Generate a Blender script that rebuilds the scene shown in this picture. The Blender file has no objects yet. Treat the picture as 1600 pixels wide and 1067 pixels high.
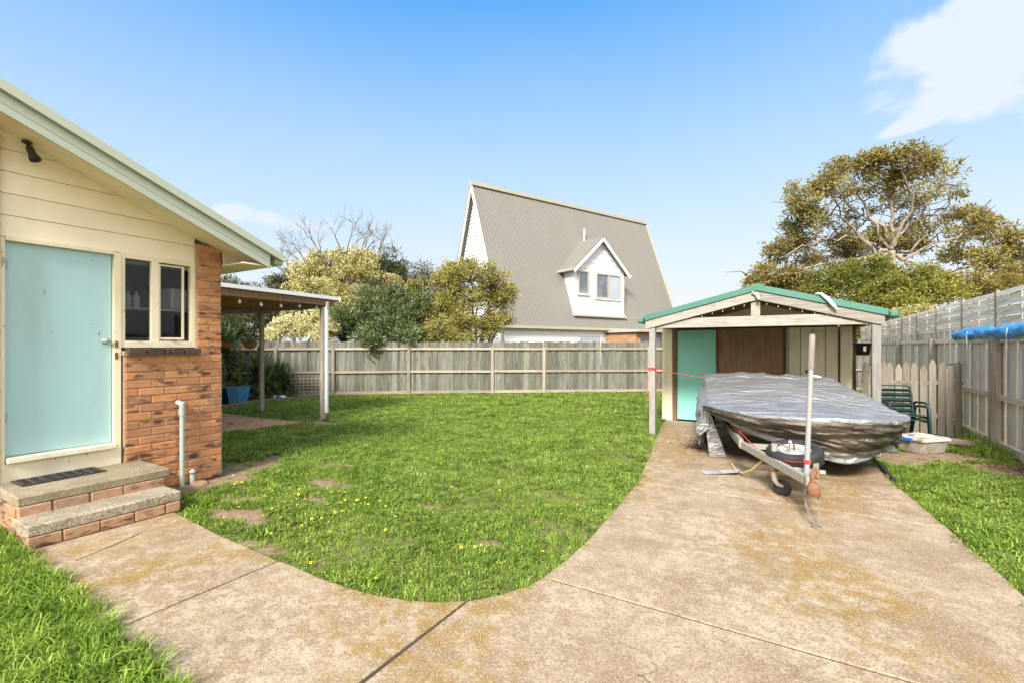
import bpy, bmesh, math, random
import numpy as np
from mathutils import Vector, Matrix, noise

random.seed(7); RNG = np.random.default_rng(11)
scene = bpy.context.scene
COL = scene.collection
R = math.radians

# ------------------------------------------------------------------ camera
F_PX, CAM_H, HORIZON, CX = 730.0, 1.6, 541.0, 800.0          # measured on the 1600 x 1067 photograph
YAW = math.atan2(438.0, F_PX)
cam_d = bpy.data.cameras.new('camera'); cam = bpy.data.objects.new('camera', cam_d); COL.objects.link(cam)
cam.location = (0, 0, CAM_H); cam.rotation_euler = (R(90), 0, YAW)
cam_d.sensor_width = 36.0; cam_d.lens = F_PX / 1600 * 36; cam_d.shift_y = 7.5 / 1600
cam_d.clip_start = 0.05; cam_d.clip_end = 5000
scene.camera = cam

# ------------------------------------------------------------------ light
SUN_EL, SUN_AZ = 38.0, 170.0      # azimuth measured clockwise from +Y: the sun stands behind the camera
world = bpy.data.worlds.new('World'); scene.world = world; world.use_nodes = True
wn, wl = world.node_tree.nodes, world.node_tree.links
wn.clear()
def wnode(t, **kw):
    n = wn.new(t)
    for k, v in kw.items(): setattr(n, k, v)
    return n
def wmath(op, a, b=None, c=None):
    n = wnode('ShaderNodeMath', operation=op)
    for i, v in enumerate((a, b, c)):
        if v is None: continue
        if isinstance(v, (int, float)): n.inputs[i].default_value = v
        else: wl.new(v, n.inputs[i])
    return n.outputs[0]
sky = wnode('ShaderNodeTexSky', sky_type='NISHITA')
sky.sun_disc = False; sky.sun_elevation = R(SUN_EL); sky.sun_rotation = R(SUN_AZ)
sky.altitude = 0; sky.air_density = 1.0; sky.dust_density = 0.6; sky.ozone_density = 2.2
geo = wnode('ShaderNodeTexCoord')
sep = wnode('ShaderNodeSeparateXYZ'); wl.new(geo.outputs['Generated'], sep.inputs[0])
az = wmath('ARCTAN2', sep.outputs[0], sep.outputs[1])                # 0 along +Y, positive to +X
el = wmath('ARCSINE', sep.outputs[2])
comb = wnode('ShaderNodeCombineXYZ'); wl.new(az, comb.inputs[0]); wl.new(wmath('MULTIPLY', el, 1.7), comb.inputs[1])
def wnoise(scale, detail, rough, dist=0.0):
    n = wnode('ShaderNodeTexNoise'); n.inputs['Scale'].default_value = scale; n.inputs['Detail'].default_value = detail
    n.inputs['Roughness'].default_value = rough; n.inputs['Distortion'].default_value = dist
    wl.new(comb.outputs[0], n.inputs['Vector']); return n.outputs[0]
nz = wnoise(5.5, 11.0, 0.58, 0.25); nz2 = wnoise(1.3, 3.0, 0.5, 0.2)
def blob(a0, e0, ra, re, tilt=0.0):
    da = wmath('SUBTRACT', az, a0); de = wmath('SUBTRACT', wmath('SUBTRACT', el, e0), wmath('MULTIPLY', da, tilt))
    q = wmath('ADD', wmath('POWER', wmath('ABSOLUTE', wmath('DIVIDE', da, ra)), 2.0), wmath('POWER', wmath('ABSOLUTE', wmath('DIVIDE', de, re)), 2.0))
    return wmath('SUBTRACT', 1.0, q)
def pxdir(px, py):
    a = (px - CX) / F_PX; b = -(py - HORIZON) / F_PX
    x = a * math.cos(YAW) - math.sin(YAW); y = a * math.sin(YAW) + math.cos(YAW)
    return math.atan2(x, y), math.atan2(b, math.hypot(x, y))
blobs = []
for px, py, ra, re, t in ((1570, 45, .20, .095, .16), (1420, 196, .062, .016, .15), (1470, 120, .06, .02, 0.1),
                          (425, 345, .05, .020, 0.0), (368, 332, .045, .018, 0.0), (470, 352, .04, .016, 0), (515, 353, .02, .008, 0), (2050, 60, .2, .09, 0.2), (-500, 150, .35, .08, 0)):
    a0, e0 = pxdir(px, py); blobs.append(blob(a0, e0, ra, re, t))
m = blobs[0]
for b in blobs[1:]: m = wmath('MAXIMUM', m, b)
m = wmath('MAXIMUM', m, -1.6)
cl = wmath('ADD', wmath('MULTIPLY', m, 0.62), wmath('MULTIPLY', wmath('SUBTRACT', nz, 0.5), 2.3))
mr = wnode('ShaderNodeMapRange', interpolation_type='SMOOTHSTEP'); wl.new(cl, mr.inputs[0])
mr.inputs[1].default_value = 0.0; mr.inputs[2].default_value = 0.42; mr.inputs[3].default_value = 0.0; mr.inputs[4].default_value = 0.95
veil = wnode('ShaderNodeMapRange', interpolation_type='SMOOTHSTEP'); wl.new(nz2, veil.inputs[0])
veil.inputs[1].default_value = 0.42; veil.inputs[2].default_value = 0.75; veil.inputs[3].default_value = 0.0; veil.inputs[4].default_value = 0.10
cover = wmath('MAXIMUM', mr.outputs[0], veil.outputs[0])
mixc = wnode('ShaderNodeMix', data_type='RGBA'); wl.new(cover, mixc.inputs[0])
SKY_S = 0.14
sr_ = wnode('ShaderNodeSeparateColor'); wl.new(sky.outputs[0], sr_.inputs[0])
cc_ = wnode('ShaderNodeCombineColor')
for i, (ref, g_, out_) in enumerate(((.129, 1.235, .050), (.213, .555, .156), (.389, .087, .335))):     # film-like response of the blue sky
    wl.new(wmath('MULTIPLY', wmath('POWER', wmath('DIVIDE', wmath('MULTIPLY', sr_.outputs[i], SKY_S), ref), g_), out_ / SKY_S), cc_.inputs[i])
hz_f = wnode('ShaderNodeMapRange'); wl.new(el, hz_f.inputs[0])
for i, v in enumerate((R(36), R(4), 0.0, 0.85)): hz_f.inputs[i + 1].default_value = v
hzm = wnode('ShaderNodeMix', data_type='RGBA'); wl.new(hz_f.outputs[0], hzm.inputs[0]); wl.new(cc_.outputs[0], hzm.inputs[6]); hzm.inputs[7].default_value = (.285 / SKY_S, .322 / SKY_S, .352 / SKY_S, 1)
wl.new(hzm.outputs[2], mixc.inputs[6])
mixc.inputs[7].default_value = (.29 / SKY_S, .315 / SKY_S, .352 / SKY_S, 1)
# the broken cloud deck over and behind the camera that veils the sun, unseen and brightened as neutral fill
back = wmath('ADD', wmath('ADD', wmath('MULTIPLY', sep.outputs[0], math.sin(YAW)), wmath('MULTIPLY', sep.outputs[1], -math.cos(YAW))), wmath('MULTIPLY', sep.outputs[2], .35))
deck = wnode('ShaderNodeMapRange', interpolation_type='SMOOTHSTEP'); wl.new(wmath('ADD', back, wmath('MULTIPLY', wmath('SUBTRACT', nz, .5), .9)), deck.inputs[0])
for i, v in enumerate((-.05, .55, 0.0, .95)): deck.inputs[i + 1].default_value = v
mixd = wnode('ShaderNodeMix', data_type='RGBA'); wl.new(deck.outputs[0], mixd.inputs[0]); wl.new(mixc.outputs[2], mixd.inputs[6]); mixd.inputs[7].default_value = (.60 / SKY_S, .585 / SKY_S, .56 / SKY_S, 1)
world.cycles.sampling_method = 'MANUAL'; world.cycles.sample_map_resolution = 512
bg = wnode('ShaderNodeBackground'); bg.inputs[1].default_value = SKY_S
wl.new(mixd.outputs[2], bg.inputs[0])
wout = wnode('ShaderNodeOutputWorld'); wl.new(bg.outputs[0], wout.inputs[0])

sun_d = bpy.data.lights.new('sun', 'SUN'); sun_d.energy = 2.7; sun_d.angle = R(16); sun_d.color = (1.0, 0.96, 0.90)
sun = bpy.data.objects.new('sun', sun_d); COL.objects.link(sun); sun.location = (0, 0, 30)
sdir = Vector((math.sin(R(SUN_AZ)) * math.cos(R(SUN_EL)), math.cos(R(SUN_AZ)) * math.cos(R(SUN_EL)), math.sin(R(SUN_EL))))
sun.rotation_euler = sdir.to_track_quat('Z', 'Y').to_euler()

vs = scene.view_settings
vs.view_transform = 'Standard'; vs.look = 'None'; vs.gamma = 1.0; vs.use_curve_mapping = False; vs.exposure = 1.54
cy = scene.cycles
cy.use_adaptive_sampling = True; cy.adaptive_threshold = 0.025
cy.max_bounces = 7; cy.diffuse_bounces = 3; cy.glossy_bounces = 3; cy.transmission_bounces = 4; cy.transparent_max_bounces = 6; cy.caustics_reflective = False; cy.caustics_refractive = False

# ------------------------------------------------------------------ materials
def srgb(r, g, b):
    return tuple((c / 255 / 12.92 if c / 255 <= .04045 else ((c / 255 + .055) / 1.055) ** 2.4) for c in (r, g, b))
class NT:
    def __init__(s, name):
        s.m = bpy.data.materials.new(name); s.m.use_nodes = True
        s.t = s.m.node_tree; s.n = s.t.nodes; s.l = s.t.links; s.n.clear()
        s.out = s.n.new('ShaderNodeOutputMaterial'); s.b = s.n.new('ShaderNodeBsdfPrincipled')
        s.l.new(s.b.outputs[0], s.out.inputs[0])
        s._pos = None
    def pos(s):
        if s._pos is None: s._pos = s.n.new('ShaderNodeNewGeometry').outputs['Position']
        return s._pos
    def set(s, sock, v):
        if isinstance(v, bpy.types.NodeSocket): s.l.new(v, sock)
        elif isinstance(v, (tuple, list)) and len(v) == 3 and sock.type == 'RGBA': sock.default_value = (*v, 1)
        else: sock.default_value = v
    def mapping(s, scale, vec=None, loc=(0, 0, 0)):
        mp = s.n.new('ShaderNodeMapping'); mp.inputs['Scale'].default_value = scale; mp.inputs['Location'].default_value = loc
        s.l.new(vec if vec is not None else s.pos(), mp.inputs[0]); return mp.outputs[0]
    def noise(s, scale=5, detail=4, rough=.55, stretch=None, dist=0, vec=None, loc=(0, 0, 0)):
        n = s.n.new('ShaderNodeTexNoise'); n.inputs['Scale'].default_value = scale; n.inputs['Detail'].default_value = detail
        n.inputs['Roughness'].default_value = rough; n.inputs['Distortion'].default_value = dist
        s.l.new(s.mapping(stretch or (1, 1, 1), vec, loc), n.inputs['Vector']); return n.outputs[0]
    def ramp(s, fac, stops, interp='LINEAR'):
        r = s.n.new('ShaderNodeValToRGB'); r.color_ramp.interpolation = interp
        e = r.color_ramp.elements
        while len(e) < len(stops): e.new(0.5)
        for i, (p, c) in enumerate(stops):
            e[i].position = p; e[i].color = (*c, 1) if len(c) == 3 else c
        s.set(r.inputs[0], fac); return r.outputs[0]
    def mapr(s, v, a, b, c=0., d=1.):
        n = s.n.new('ShaderNodeMapRange'); n.interpolation_type = 'SMOOTHSTEP'; s.set(n.inputs[0], v)
        for i, x in enumerate((a, b, c, d)): n.inputs[i + 1].default_value = x
        return n.outputs[0]
    def mix(s, f, a, b, mode='MIX'):
        n = s.n.new('ShaderNodeMix'); n.data_type = 'RGBA'; n.blend_type = mode
        s.set(n.inputs[0], f); s.set(n.inputs[6], a); s.set(n.inputs[7], b); return n.outputs[2]
    def math(s, op, a, b=0.):
        n = s.n.new('ShaderNodeMath'); n.operation = op; s.set(n.inputs[0], a); s.set(n.inputs[1], b); return n.outputs[0]
    def rand(s): return s.n.new('ShaderNodeObjectInfo').outputs['Random']
    def attr(s, name): 
        a = s.n.new('ShaderNodeAttribute'); a.attribute_name = name; return a.outputs['Fac']
    def hsv(s, c, h=.5, sat=1., v=1.):
        n = s.n.new('ShaderNodeHueSaturation'); s.set(n.inputs['Color'], c); s.set(n.inputs['Hue'], h); s.set(n.inputs['Saturation'], sat); s.set(n.inputs['Value'], v)
        return n.outputs[0]
    def bump(s, h, strength=.3, dist=.01, normal=None):
        n = s.n.new('ShaderNodeBump'); n.inputs['Strength'].default_value = strength; n.inputs['Distance'].default_value = dist
        s.set(n.inputs['Height'], h)
        if normal is not None: s.l.new(normal, n.inputs['Normal'])
        s.l.new(n.outputs[0], s.b.inputs['Normal']); return n.outputs[0]
    def done(s, color, rough=.6, metal=0., spec=.5, **kw):
        s.set(s.b.inputs['Base Color'], color); s.set(s.b.inputs['Roughness'], rough); s.set(s.b.inputs['Metallic'], metal)
        s.set(s.b.inputs['Specular IOR Level'], spec)
        for k, v in kw.items(): s.set(s.b.inputs[k], v)
        return s.m

def painted(name, c, dirt=(.25, .2, .13), amt=.35, rough=.5, scale=3., stretch=(1, 1, .35), rand=.06, bumpy=.05, chips=0.0, chipc=(.2, .15, .1)):
    t = NT(name)
    n = t.noise(scale, 6, .62, stretch); fine = t.noise(60, 3, .6)
    col = t.mix(t.mapr(n, .42, .8, 0, amt), c, dirt)
    col = t.mix(t.mapr(fine, .35, .75, 0, .10), col, tuple(x * .75 for x in c))
    if chips: col = t.mix(t.mapr(t.noise(14, 8, .75, stretch), .70 - .12 * chips, .74 - .12 * chips, 0, .85), col, chipc)
    v = t.math('ADD', t.math('MULTIPLY', t.rand(), 2 * rand), 1 - rand)
    col = t.hsv(col, v=v); t.bump(fine, bumpy, .004)
    return t.done(col, t.mapr(n, .3, .8, rough - .08, rough + .15))

def wood(name, pal, vertical=True, along=None, rand=.22, rough=.85, green=.0):
    t = NT(name)
    st = (28, 28, 1.3) if vertical else (1.6, 1.6, 34)
    rv = t.rand()
    off = t.n.new('ShaderNodeVectorMath'); off.operation = 'SCALE'
    cb = t.n.new('ShaderNodeCombineXYZ'); t.l.new(rv, cb.inputs[2]); t.l.new(rv, cb.inputs[0]); t.l.new(cb.outputs[0], off.inputs[0]); off.inputs[3].default_value = 37.
    ad = t.n.new('ShaderNodeVectorMath'); ad.operation = 'ADD'; t.l.new(t.pos(), ad.inputs[0]); t.l.new(off.outputs[0], ad.inputs[1])
    g = t.noise(1.6, 8, .68, st, .3, vec=ad.outputs[0]); big = t.noise(1.7, 4, .6, vec=ad.outputs[0]); blot = t.noise(6, 5, .7, (1, 1, .45), vec=ad.outputs[0])
    col = t.ramp(g, [(.28, pal[0]), (.5, pal[1]), (.72, pal[2])])
    col = t.mix(t.mapr(blot, .52, .78, 0, .5), col, pal[0])
    col = t.mix(t.mapr(big, .45, .7, 0, .45), col, pal[3] if len(pal) > 3 else pal[1])
    if green: col = t.mix(t.math('MULTIPLY', t.mapr(t.noise(2.3, 6, .65, (1, 1, .5)), .48, .75, 0, 1), green), col, (.16, .17, .07))
    col = t.hsv(col, v=t.math('ADD', t.math('MULTIPLY', rv, 2 * rand), 1 - rand), sat=t.math('ADD', t.math('MULTIPLY', t.noise(3, 2), .6), .7))
    t.bump(g, .45, .006)
    return t.done(col, rough, spec=.25)

MT = {}
GREYW = [(.055, .05, .04), (.15, .145, .12), (.30, .295, .255), (.175, .165, .12)]
MT['paling'] = wood('weathered_paling', GREYW, True, green=.6, rand=.32)
MT['rail'] = wood('weathered_rail', [(.16, .13, .095), (.34, .29, .22), (.47, .42, .34), (.30, .24, .16)], False, green=.25)
MT['post'] = wood('weathered_post', [(.15, .125, .10), (.30, .26, .21), (.42, .38, .32), (.26, .22, .17)], True)
PALE = [(.40, .34, .28), (.66, .60, .51), (.80, .75, .66), (.66, .56, .44)]
MT['paling_pale'] = wood('pale_paling', PALE, True)
MT['rail_pale'] = wood('pale_rail', [(.42, .34, .24), (.70, .61, .47), (.82, .75, .62), (.66, .54, .38)], False)
MT['slat_pale'] = wood('pale_slat', [(.40, .34, .26), (.68, .61, .50), (.80, .74, .63), (.70, .60, .46)], False)
MT['post_brown'] = wood('brown_post', [(.18, .145, .12), (.32, .27, .23), (.42, .37, .31), (.30, .25, .21)], True)
MT['picket'] = wood('picket_grey', [(.12, .10, .075), (.24, .205, .16), (.34, .30, .24), (.26, .22, .16)], True, green=.3)
MT['beam_grey'] = wood('beam_grey', [(.14, .12, .095), (.32, .29, .25), (.45, .42, .375), (.30, .25, .19)], False)
MT['post_grey'] = wood('post_grey', [(.15, .135, .12), (.31, .295, .275), (.42, .405, .38), (.29, .26, .225)], True)
MT['timber_red'] = wood('timber_red', [(.18, .085, .04), (.40, .21, .11), (.54, .31, .18), (.34, .17, .09)], False)
MT['timber_dark'] = wood('timber_dark', [(.10, .05, .03), (.17, .10, .06), (.24, .15, .10)], True)
MT['ply'] = wood('plywood_brown', [(.20, .12, .065), (.33, .205, .12), (.42, .28, .175), (.38, .245, .145)], True, rand=.02)
MT['pole_wood'] = wood('grip_brown', [(.16, .13, .11), (.30, .26, .23), (.42, .38, .34)], True)
MT['cream'] = painted('cream_paint', srgb(253, 241, 212), (.55, .42, .25), .25, .55)
MT['cream_trim'] = painted('cream_trim', srgb(238, 226, 196), (.35, .25, .14), .4, .5, chips=.75, chipc=(.30, .21, .13))
MT['soffit'] = painted('soffit_paint', srgb(244, 234, 206), (.4, .34, .22), .3, .6)
MT['barge'] = painted('pale_green_metal', srgb(182, 190, 170), (.42, .43, .34), .35, .38, stretch=(.5, .5, .5))
MT['roofcap'] = painted('roof_cap_metal', srgb(172, 180, 166), (.4, .42, .36), .3, .35)
MT['teal'] = painted('teal_door_paint', srgb(170, 206, 210), srgb(140, 165, 150), .55, .38, 1.3, (1, 1, .3), 0, chips=.42, chipc=(.22, .24, .18))
MT['teal_dark'] = painted('teal_shed_paint', srgb(146, 222, 206), srgb(150, 190, 160), .4, .45, 2., (1, 1, .4), 0, chips=.2, chipc=(.3, .3, .22))
MT['shed_cream'] = painted('shed_cream_paint', srgb(240, 230, 196), (.36, .28, .15), .5, .5, 2.2, (1, 1, .3), .04, chips=.55, chipc=(.24, .12, .05))
MT['green_metal'] = painted('green_roof_metal', srgb(70, 122, 106), (.10, .16, .13), .4, .4)
MT['white_board'] = painted('white_board_paint', (.70, .71, .73), (.55, .56, .55), .25, .5)
MT['white_trim'] = painted('white_trim', (.82, .82, .82), (.5, .5, .48), .2, .45)
MT['roof_beige'] = painted('beige_roof_metal', srgb(122, 118, 109), (.22, .205, .17), .6, .42, 1.1, (1, 1, .08))
MT['beige_trim'] = painted('beige_trim', srgb(170, 164, 146), (.3, .28, .22), .3, .45)
MT['pvc'] = painted('grey_plastic_pipe', srgb(168, 178, 168), (.38, .38, .3), .5, .45, 6)
MT['galv'] = painted('galvanised_steel', (.38, .38, .37), (.30, .24, .17), .45, .4, 8)
MT['white_metal'] = painted('white_metal_sheet', (.78, .78, .78), (.42, .42, .42), .25, .4)
MT['chain'] = painted('dull_chain', (.22, .20, .18), (.12, .08, .05), .5, .5, 20)
MT['rust'] = painted('rusty_iron', (.24, .11, .055), (.12, .05, .025), .8, .85, 22, (1, 1, 1), 0, .4)
MT['rubber'] = painted('black_rubber', (.022, .022, .023), (.07, .06, .05), .5, .75, 9, (1, 1, 1), 0, .2)
MT['black_plastic'] = painted('black_plastic', (.018, .018, .02), (.06, .055, .05), .4, .4, 6)
MT['dark_metal'] = painted('dark_bronze_metal', (.035, .032, .03), (.08, .07, .06), .3, .4)
MT['green_paint'] = painted('dark_green_chair_paint', srgb(24, 52, 50), (.06, .085, .075), .5, .45, 7)
MT['blue_pot'] = painted('blue_glazed_pot', srgb(58, 130, 178), (.12, .2, .2), .5, .35, 9)
MT['navy_pot'] = painted('dark_blue_pot', srgb(30, 66, 84), (.05, .07, .06), .5, .35, 9)
MT['coir'] = painted('coir_basket', (.36, .19, .08), (.2, .1, .04), .6, .95, 30, (1, 1, 1), 0, .6)
MT['red_rope'] = painted('red_rope', srgb(196, 52, 44), (.55, .4, .36), .5, .8, 60)
MT['yellow_hose'] = painted('yellow_hose', srgb(214, 196, 120), (.4, .33, .18), .4, .5, 12)
MT['blue_plastic'] = painted('blue_plastic', srgb(30, 100, 200), (.1, .15, .25), .2, .4)
MT['mortar'] = painted('mortar', (.42, .31, .21), (.2, .16, .11), .5, .95, 12, (1, 1, 1), 0, .4)
MT['sill_brick'] = painted('dark_sill_brick', (.075, .042, .034), (.03, .02, .018), .5, .32, 14, (1, 1, 1), .2)
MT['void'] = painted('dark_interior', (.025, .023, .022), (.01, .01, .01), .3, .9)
MT['paper'] = painted('white_plastic', (.78, .79, .80), (.5, .48, .42), .3, .5, 8)
MT['bark'] = painted('brown_bark', (.12, .085, .06), (.05, .04, .03), .6, .95, 12, (1, 1, .3), 0, .6)
MT['gum_bark'] = painted('gum_bark', (.33, .275, .22), (.17, .11, .08), .75, .85, 2.2, (1, 1, .6), 0, .4)
MT['twig'] = painted('grey_twig', (.19, .15, .13), (.10, .08, .07), .5, .95, 6)
MT['log'] = wood('log_wood', [(.10, .075, .05), (.22, .17, .12), (.33, .27, .2)], False)
MT['edging'] = wood('sleeper_edging', [(.10, .085, .06), (.2, .17, .12), (.28, .24, .18)], False)
MT['bulb'] = painted('frosted_bulb', (.75, .73, .66), (.5, .45, .35), .3, .3)

def brick_mat(name, seed_col, rand=1.):
    t = NT(name); rv = t.rand()
    base = t.ramp(rv, seed_col)
    rv2 = t.math('FRACT', t.math('MULTIPLY', rv, 17.31))
    n = t.noise(16, 6, .65, (1, 1, 1.7)); big = t.noise(7, 3, .5, (1, 1, 2.6), loc=(3, 1, 5))
    burn = t.math('MULTIPLY', t.mapr(big, .50, .66, 0, .9), t.mapr(rv2, .25, .55))
    col = t.mix(t.mapr(n, .35, .75, 0, .45), base, (.20, .095, .05))
    col = t.mix(burn, col, (.085, .035, .035))
    col = t.mix(t.mapr(t.noise(90, 3, .7), .60, .72, 0, .6), col, (.13, .06, .04))
    t.bump(t.noise(55, 6, .7), .5, .006)
    return t.done(col, .85, spec=.25)
BRICKS = [(.0, (.51, .21, .095)), (.22, (.70, .31, .125)), (.45, (.44, .215, .115)), (.65, (.74, .34, .14)), (.82, (.39, .195, .115)), (1., (.60, .265, .115))]
MT['brick'] = brick_mat('orange_brick', BRICKS)
MT['step_brick'] = brick_mat('step_brick', [(.0, (.42, .25, .155)), (.5, (.50, .30, .18)), (1., (.36, .23, .155))])
MT['paver'] = brick_mat('paver_brick', [(0., (.50, .30, .17)), (.5, (.56, .35, .21)), (1., (.42, .26, .16))])

def concrete(name, c_hi, c_mid, c_lo, ochre, amt, grit=1., flake=1.):
    t = NT(name)
    big = t.noise(.45, 5, .55, dist=.3); med = t.noise(2.2, 7, .70, dist=.3); fine = t.noise(9, 6, .76, loc=(3, 8, 1)); tiny = t.noise(60, 3, .75); e = t.noise(.62, 7, .66, (1, .6, 1), loc=(7.4, 2.2, 0), dist=.4)
    col = t.mix(t.mapr(med, .35, .65), c_lo, c_mid)
    fl = t.math('MULTIPLY', t.mapr(fine, .47, .57), t.mapr(t.math('ADD', t.math('MULTIPLY', big, .6), t.math('MULTIPLY', med, .4)), .42, .56, .15, 1))
    col = t.mix(t.math('MULTIPLY', fl, .8 * flake), col, c_hi)
    col = t.mix(t.math('MULTIPLY', t.mapr(t.noise(2.9, 10, .74, loc=(1, 5, 7)), .53, .60), .55 * flake), col, t.mix(.5, c_hi, c_mid))
    oc = t.math('MULTIPLY', t.mapr(e, .47, .58), t.mapr(t.noise(6, 10, .78, loc=(9, 2, 2)), .40, .60))
    col = t.mix(t.math('MULTIPLY', oc, amt), col, ochre)
    gy = t.math('MULTIPLY', t.mapr(t.noise(.9, 8, .68, loc=(2, 9, 0)), .54, .66), t.mapr(t.noise(12, 9, .78, loc=(4, 1, 0)), .42, .58))
    col = t.mix(t.math('MULTIPLY', gy, .38), col, (.18, .14, .10))
    col = t.mix(t.mapr(tiny, .50, .60, 0, .55 * grit), col, tuple(x * .45 for x in c_mid))
    col = t.mix(t.mapr(t.noise(75, 5, .75, loc=(5, 5, 5)), .54, .62, 0, .6 * grit), col, tuple(min(1, x * 1.2) for x in c_hi))
    pit = t.mapr(t.noise(26, 3, .6, loc=(2, 2, 9)), .70, .74)
    col = t.mix(t.math('MULTIPLY', pit, .6), col, (.09, .065, .045))
    v = t.n.new('ShaderNodeTexVoronoi'); v.feature = 'DISTANCE_TO_EDGE'; v.inputs['Scale'].default_value = .42
    wv = t.n.new('ShaderNodeVectorMath'); wv.operation = 'ADD'
    nn = t.n.new('ShaderNodeTexNoise'); nn.inputs['Scale'].default_value = 3.5; nn.inputs['Detail'].default_value = 8; t.l.new(t.pos(), nn.inputs['Vector'])
    sc = t.n.new('ShaderNodeVectorMath'); sc.operation = 'SCALE'; sc.inputs[3].default_value = .55; t.l.new(nn.outputs['Color'], sc.inputs[0])
    t.l.new(t.pos(), wv.inputs[0]); t.l.new(sc.outputs[0], wv.inputs[1]); t.l.new(wv.outputs[0], v.inputs['Vector'])
    crack = t.math('MULTIPLY', t.mapr(v.outputs[0], 0, .005, 1, 0), t.mapr(t.noise(.7, 2, .5, loc=(1, 4, 2)), .48, .56))
    col = t.mix(t.math('MULTIPLY', crack, .6), col, (.13, .09, .06))
    h = t.math('ADD', t.math('MULTIPLY', fine, .5), t.math('MULTIPLY', tiny, .6))
    t.bump(t.math('SUBTRACT', h, t.math('ADD', t.math('MULTIPLY', crack, .6), t.math('MULTIPLY', pit, .5))), .7, .006)
    return t.done(col, t.mapr(med, .3, .7, .62, .9), spec=.3)
MT['concrete'] = concrete('driveway_concrete', (.475, .39, .28), (.35, .262, .167), (.26, .18, .107), (.27, .16, .034), 1., 1.1, .9)
MT['concrete_step'] = concrete('step_concrete', (.44, .37, .27), (.32, .26, .17), (.22, .175, .105), (.22, .175, .075), .5, 1.0, .6)
MT['pebble_step'] = concrete('pebble_step', (.54, .47, .36), (.38, .32, .23), (.24, .195, .135), (.24, .2, .1), .4, 1.9, .6)

MT['joint'] = painted('joint_dirt', (.055, .04, .028), (.03, .022, .015), .5, .95, 8, (1, 1, 1), 0, .5)
t = NT('soil'); n = t.noise(3, 8, .7); MT['soil'] = None
t.bump(t.noise(30, 8, .7), .8, .02); MT['soil'] = t.done(t.ramp(n, [(.3, (.12, .08, .05)), (.55, (.24, .165, .10)), (.75, (.36, .26, .17))]), .95, spec=.1)
t = NT('lawn_ground')
pt = t.noise(.9, 6, .65); fn = t.noise(40, 5, .7)
g = t.ramp(fn, [(.3, (.09, .09, .03)), (.55, (.18, .18, .06)), (.75, (.30, .26, .12))])
bare = t.attr('bare')
col = t.mix(bare, g, t.ramp(t.noise(14, 7, .7), [(.3, (.20, .135, .08)), (.6, (.36, .255, .165)), (.8, (.46, .35, .24))]))
t.bump(fn, .8, .03); MT['lawn'] = t.done(col, .95, spec=.1)
def leafmat(name, stops, rough=.5, trans=.25, attr='rnd', var=.10):
    t = NT(name); a = t.attr(attr) if attr else t.rand()
    col = t.ramp(a, stops)
    t.set(t.b.inputs['Base Color'], col); t.set(t.b.inputs['Roughness'], rough); t.set(t.b.inputs['Specular IOR Level'], .35)
    tr = t.n.new('ShaderNodeBsdfTranslucent'); t.set(tr.inputs[0], col)
    mx = t.n.new('ShaderNodeMixShader'); mx.inputs[0].default_value = trans
    t.l.new(t.b.outputs[0], mx.inputs[1]); t.l.new(tr.outputs[0], mx.inputs[2]); t.l.new(mx.outputs[0], t.out.inputs[0])
    return t.m
MT['grass'] = leafmat('grass_blade', [(.0, (.075, .15, .014)), (.4, (.14, .26, .024)), (.75, (.21, .34, .038)), (.93, (.30, .38, .07)), (1., (.40, .36, .15))], .55, .35)
MT['grass_long'] = leafmat('long_grass_blade', [(.0, (.10, .21, .02)), (.5, (.18, .33, .03)), (.9, (.28, .42, .06)), (1., (.44, .48, .14))], .45, .35)
MT['weed'] = leafmat('weed_leaf', [(0, (.11, .17, .022)), (.6, (.20, .28, .036)), (1, (.32, .36, .09))], .5, .25)
MT['olive'] = leafmat('olive_cream_leaf', [(0, (.075, .085, .018)), (.3, (.17, .16, .035)), (.6, (.34, .31, .09)), (.85, (.54, .48, .20)), (1, (.68, .61, .33))], .55, .2)
MT['olive_green'] = leafmat('olive_leaf', [(0, (.06, .075, .016)), (.4, (.14, .15, .028)), (.75, (.29, .26, .06)), (1, (.46, .39, .12))], .55, .2)
MT['cream_leaf'] = leafmat('cream_variegated_leaf', [(0, (.20, .20, .05)), (.4, (.50, .46, .17)), (.8, (.72, .66, .36)), (1, (.8, .76, .52))], .5, .25)
MT['oleander'] = leafmat('oleander_leaf', [(0, (.045, .062, .022)), (.5, (.095, .13, .045)), (.85, (.19, .235, .095)), (1, (.30, .34, .17))], .4, .15)
MT['dark_leaf'] = leafmat('dark_olive_leaf', [(0, (.035, .042, .014)), (.5, (.075, .085, .026)), (1, (.15, .15, .055))], .55, .15)
MT['gum_leaf'] = leafmat('gum_leaf', [(0, (.075, .06, .022)), (.3, (.155, .13, .042)), (.6, (.25, .205, .055)), (.85, (.32, .265, .062)), (1, (.40, .345, .07))], .5, .25)
MT['green_leaf'] = leafmat('yellow_green_leaf', [(0, (.05, .062, .012)), (.4, (.11, .13, .022)), (.75, (.19, .20, .030)), (1, (.32, .29, .05))], .5, .25)
MT['yucca'] = leafmat('yucca_leaf', [(0, (.03, .055, .018)), (.5, (.075, .135, .04)), (.85, (.17, .26, .07)), (1, (.30, .40, .13))], .35, .12)
MT['yucca_dead'] = leafmat('dry_leaf', [(0, (.13, .09, .05)), (1, (.32, .24, .14))], .8, .1)
MT['petal'] = leafmat('yellow_petal', [(0, (.75, .58, .02)), (1, (.85, .72, .08))], .5, .2)
MT['petal_eye'] = painted('flower_eye', (.05, .04, .01), (.02, .02, .01))
MT['mulch'] = painted('leaf_litter', (.20, .11, .06), (.08, .05, .03), .6, .9, 20)

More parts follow.
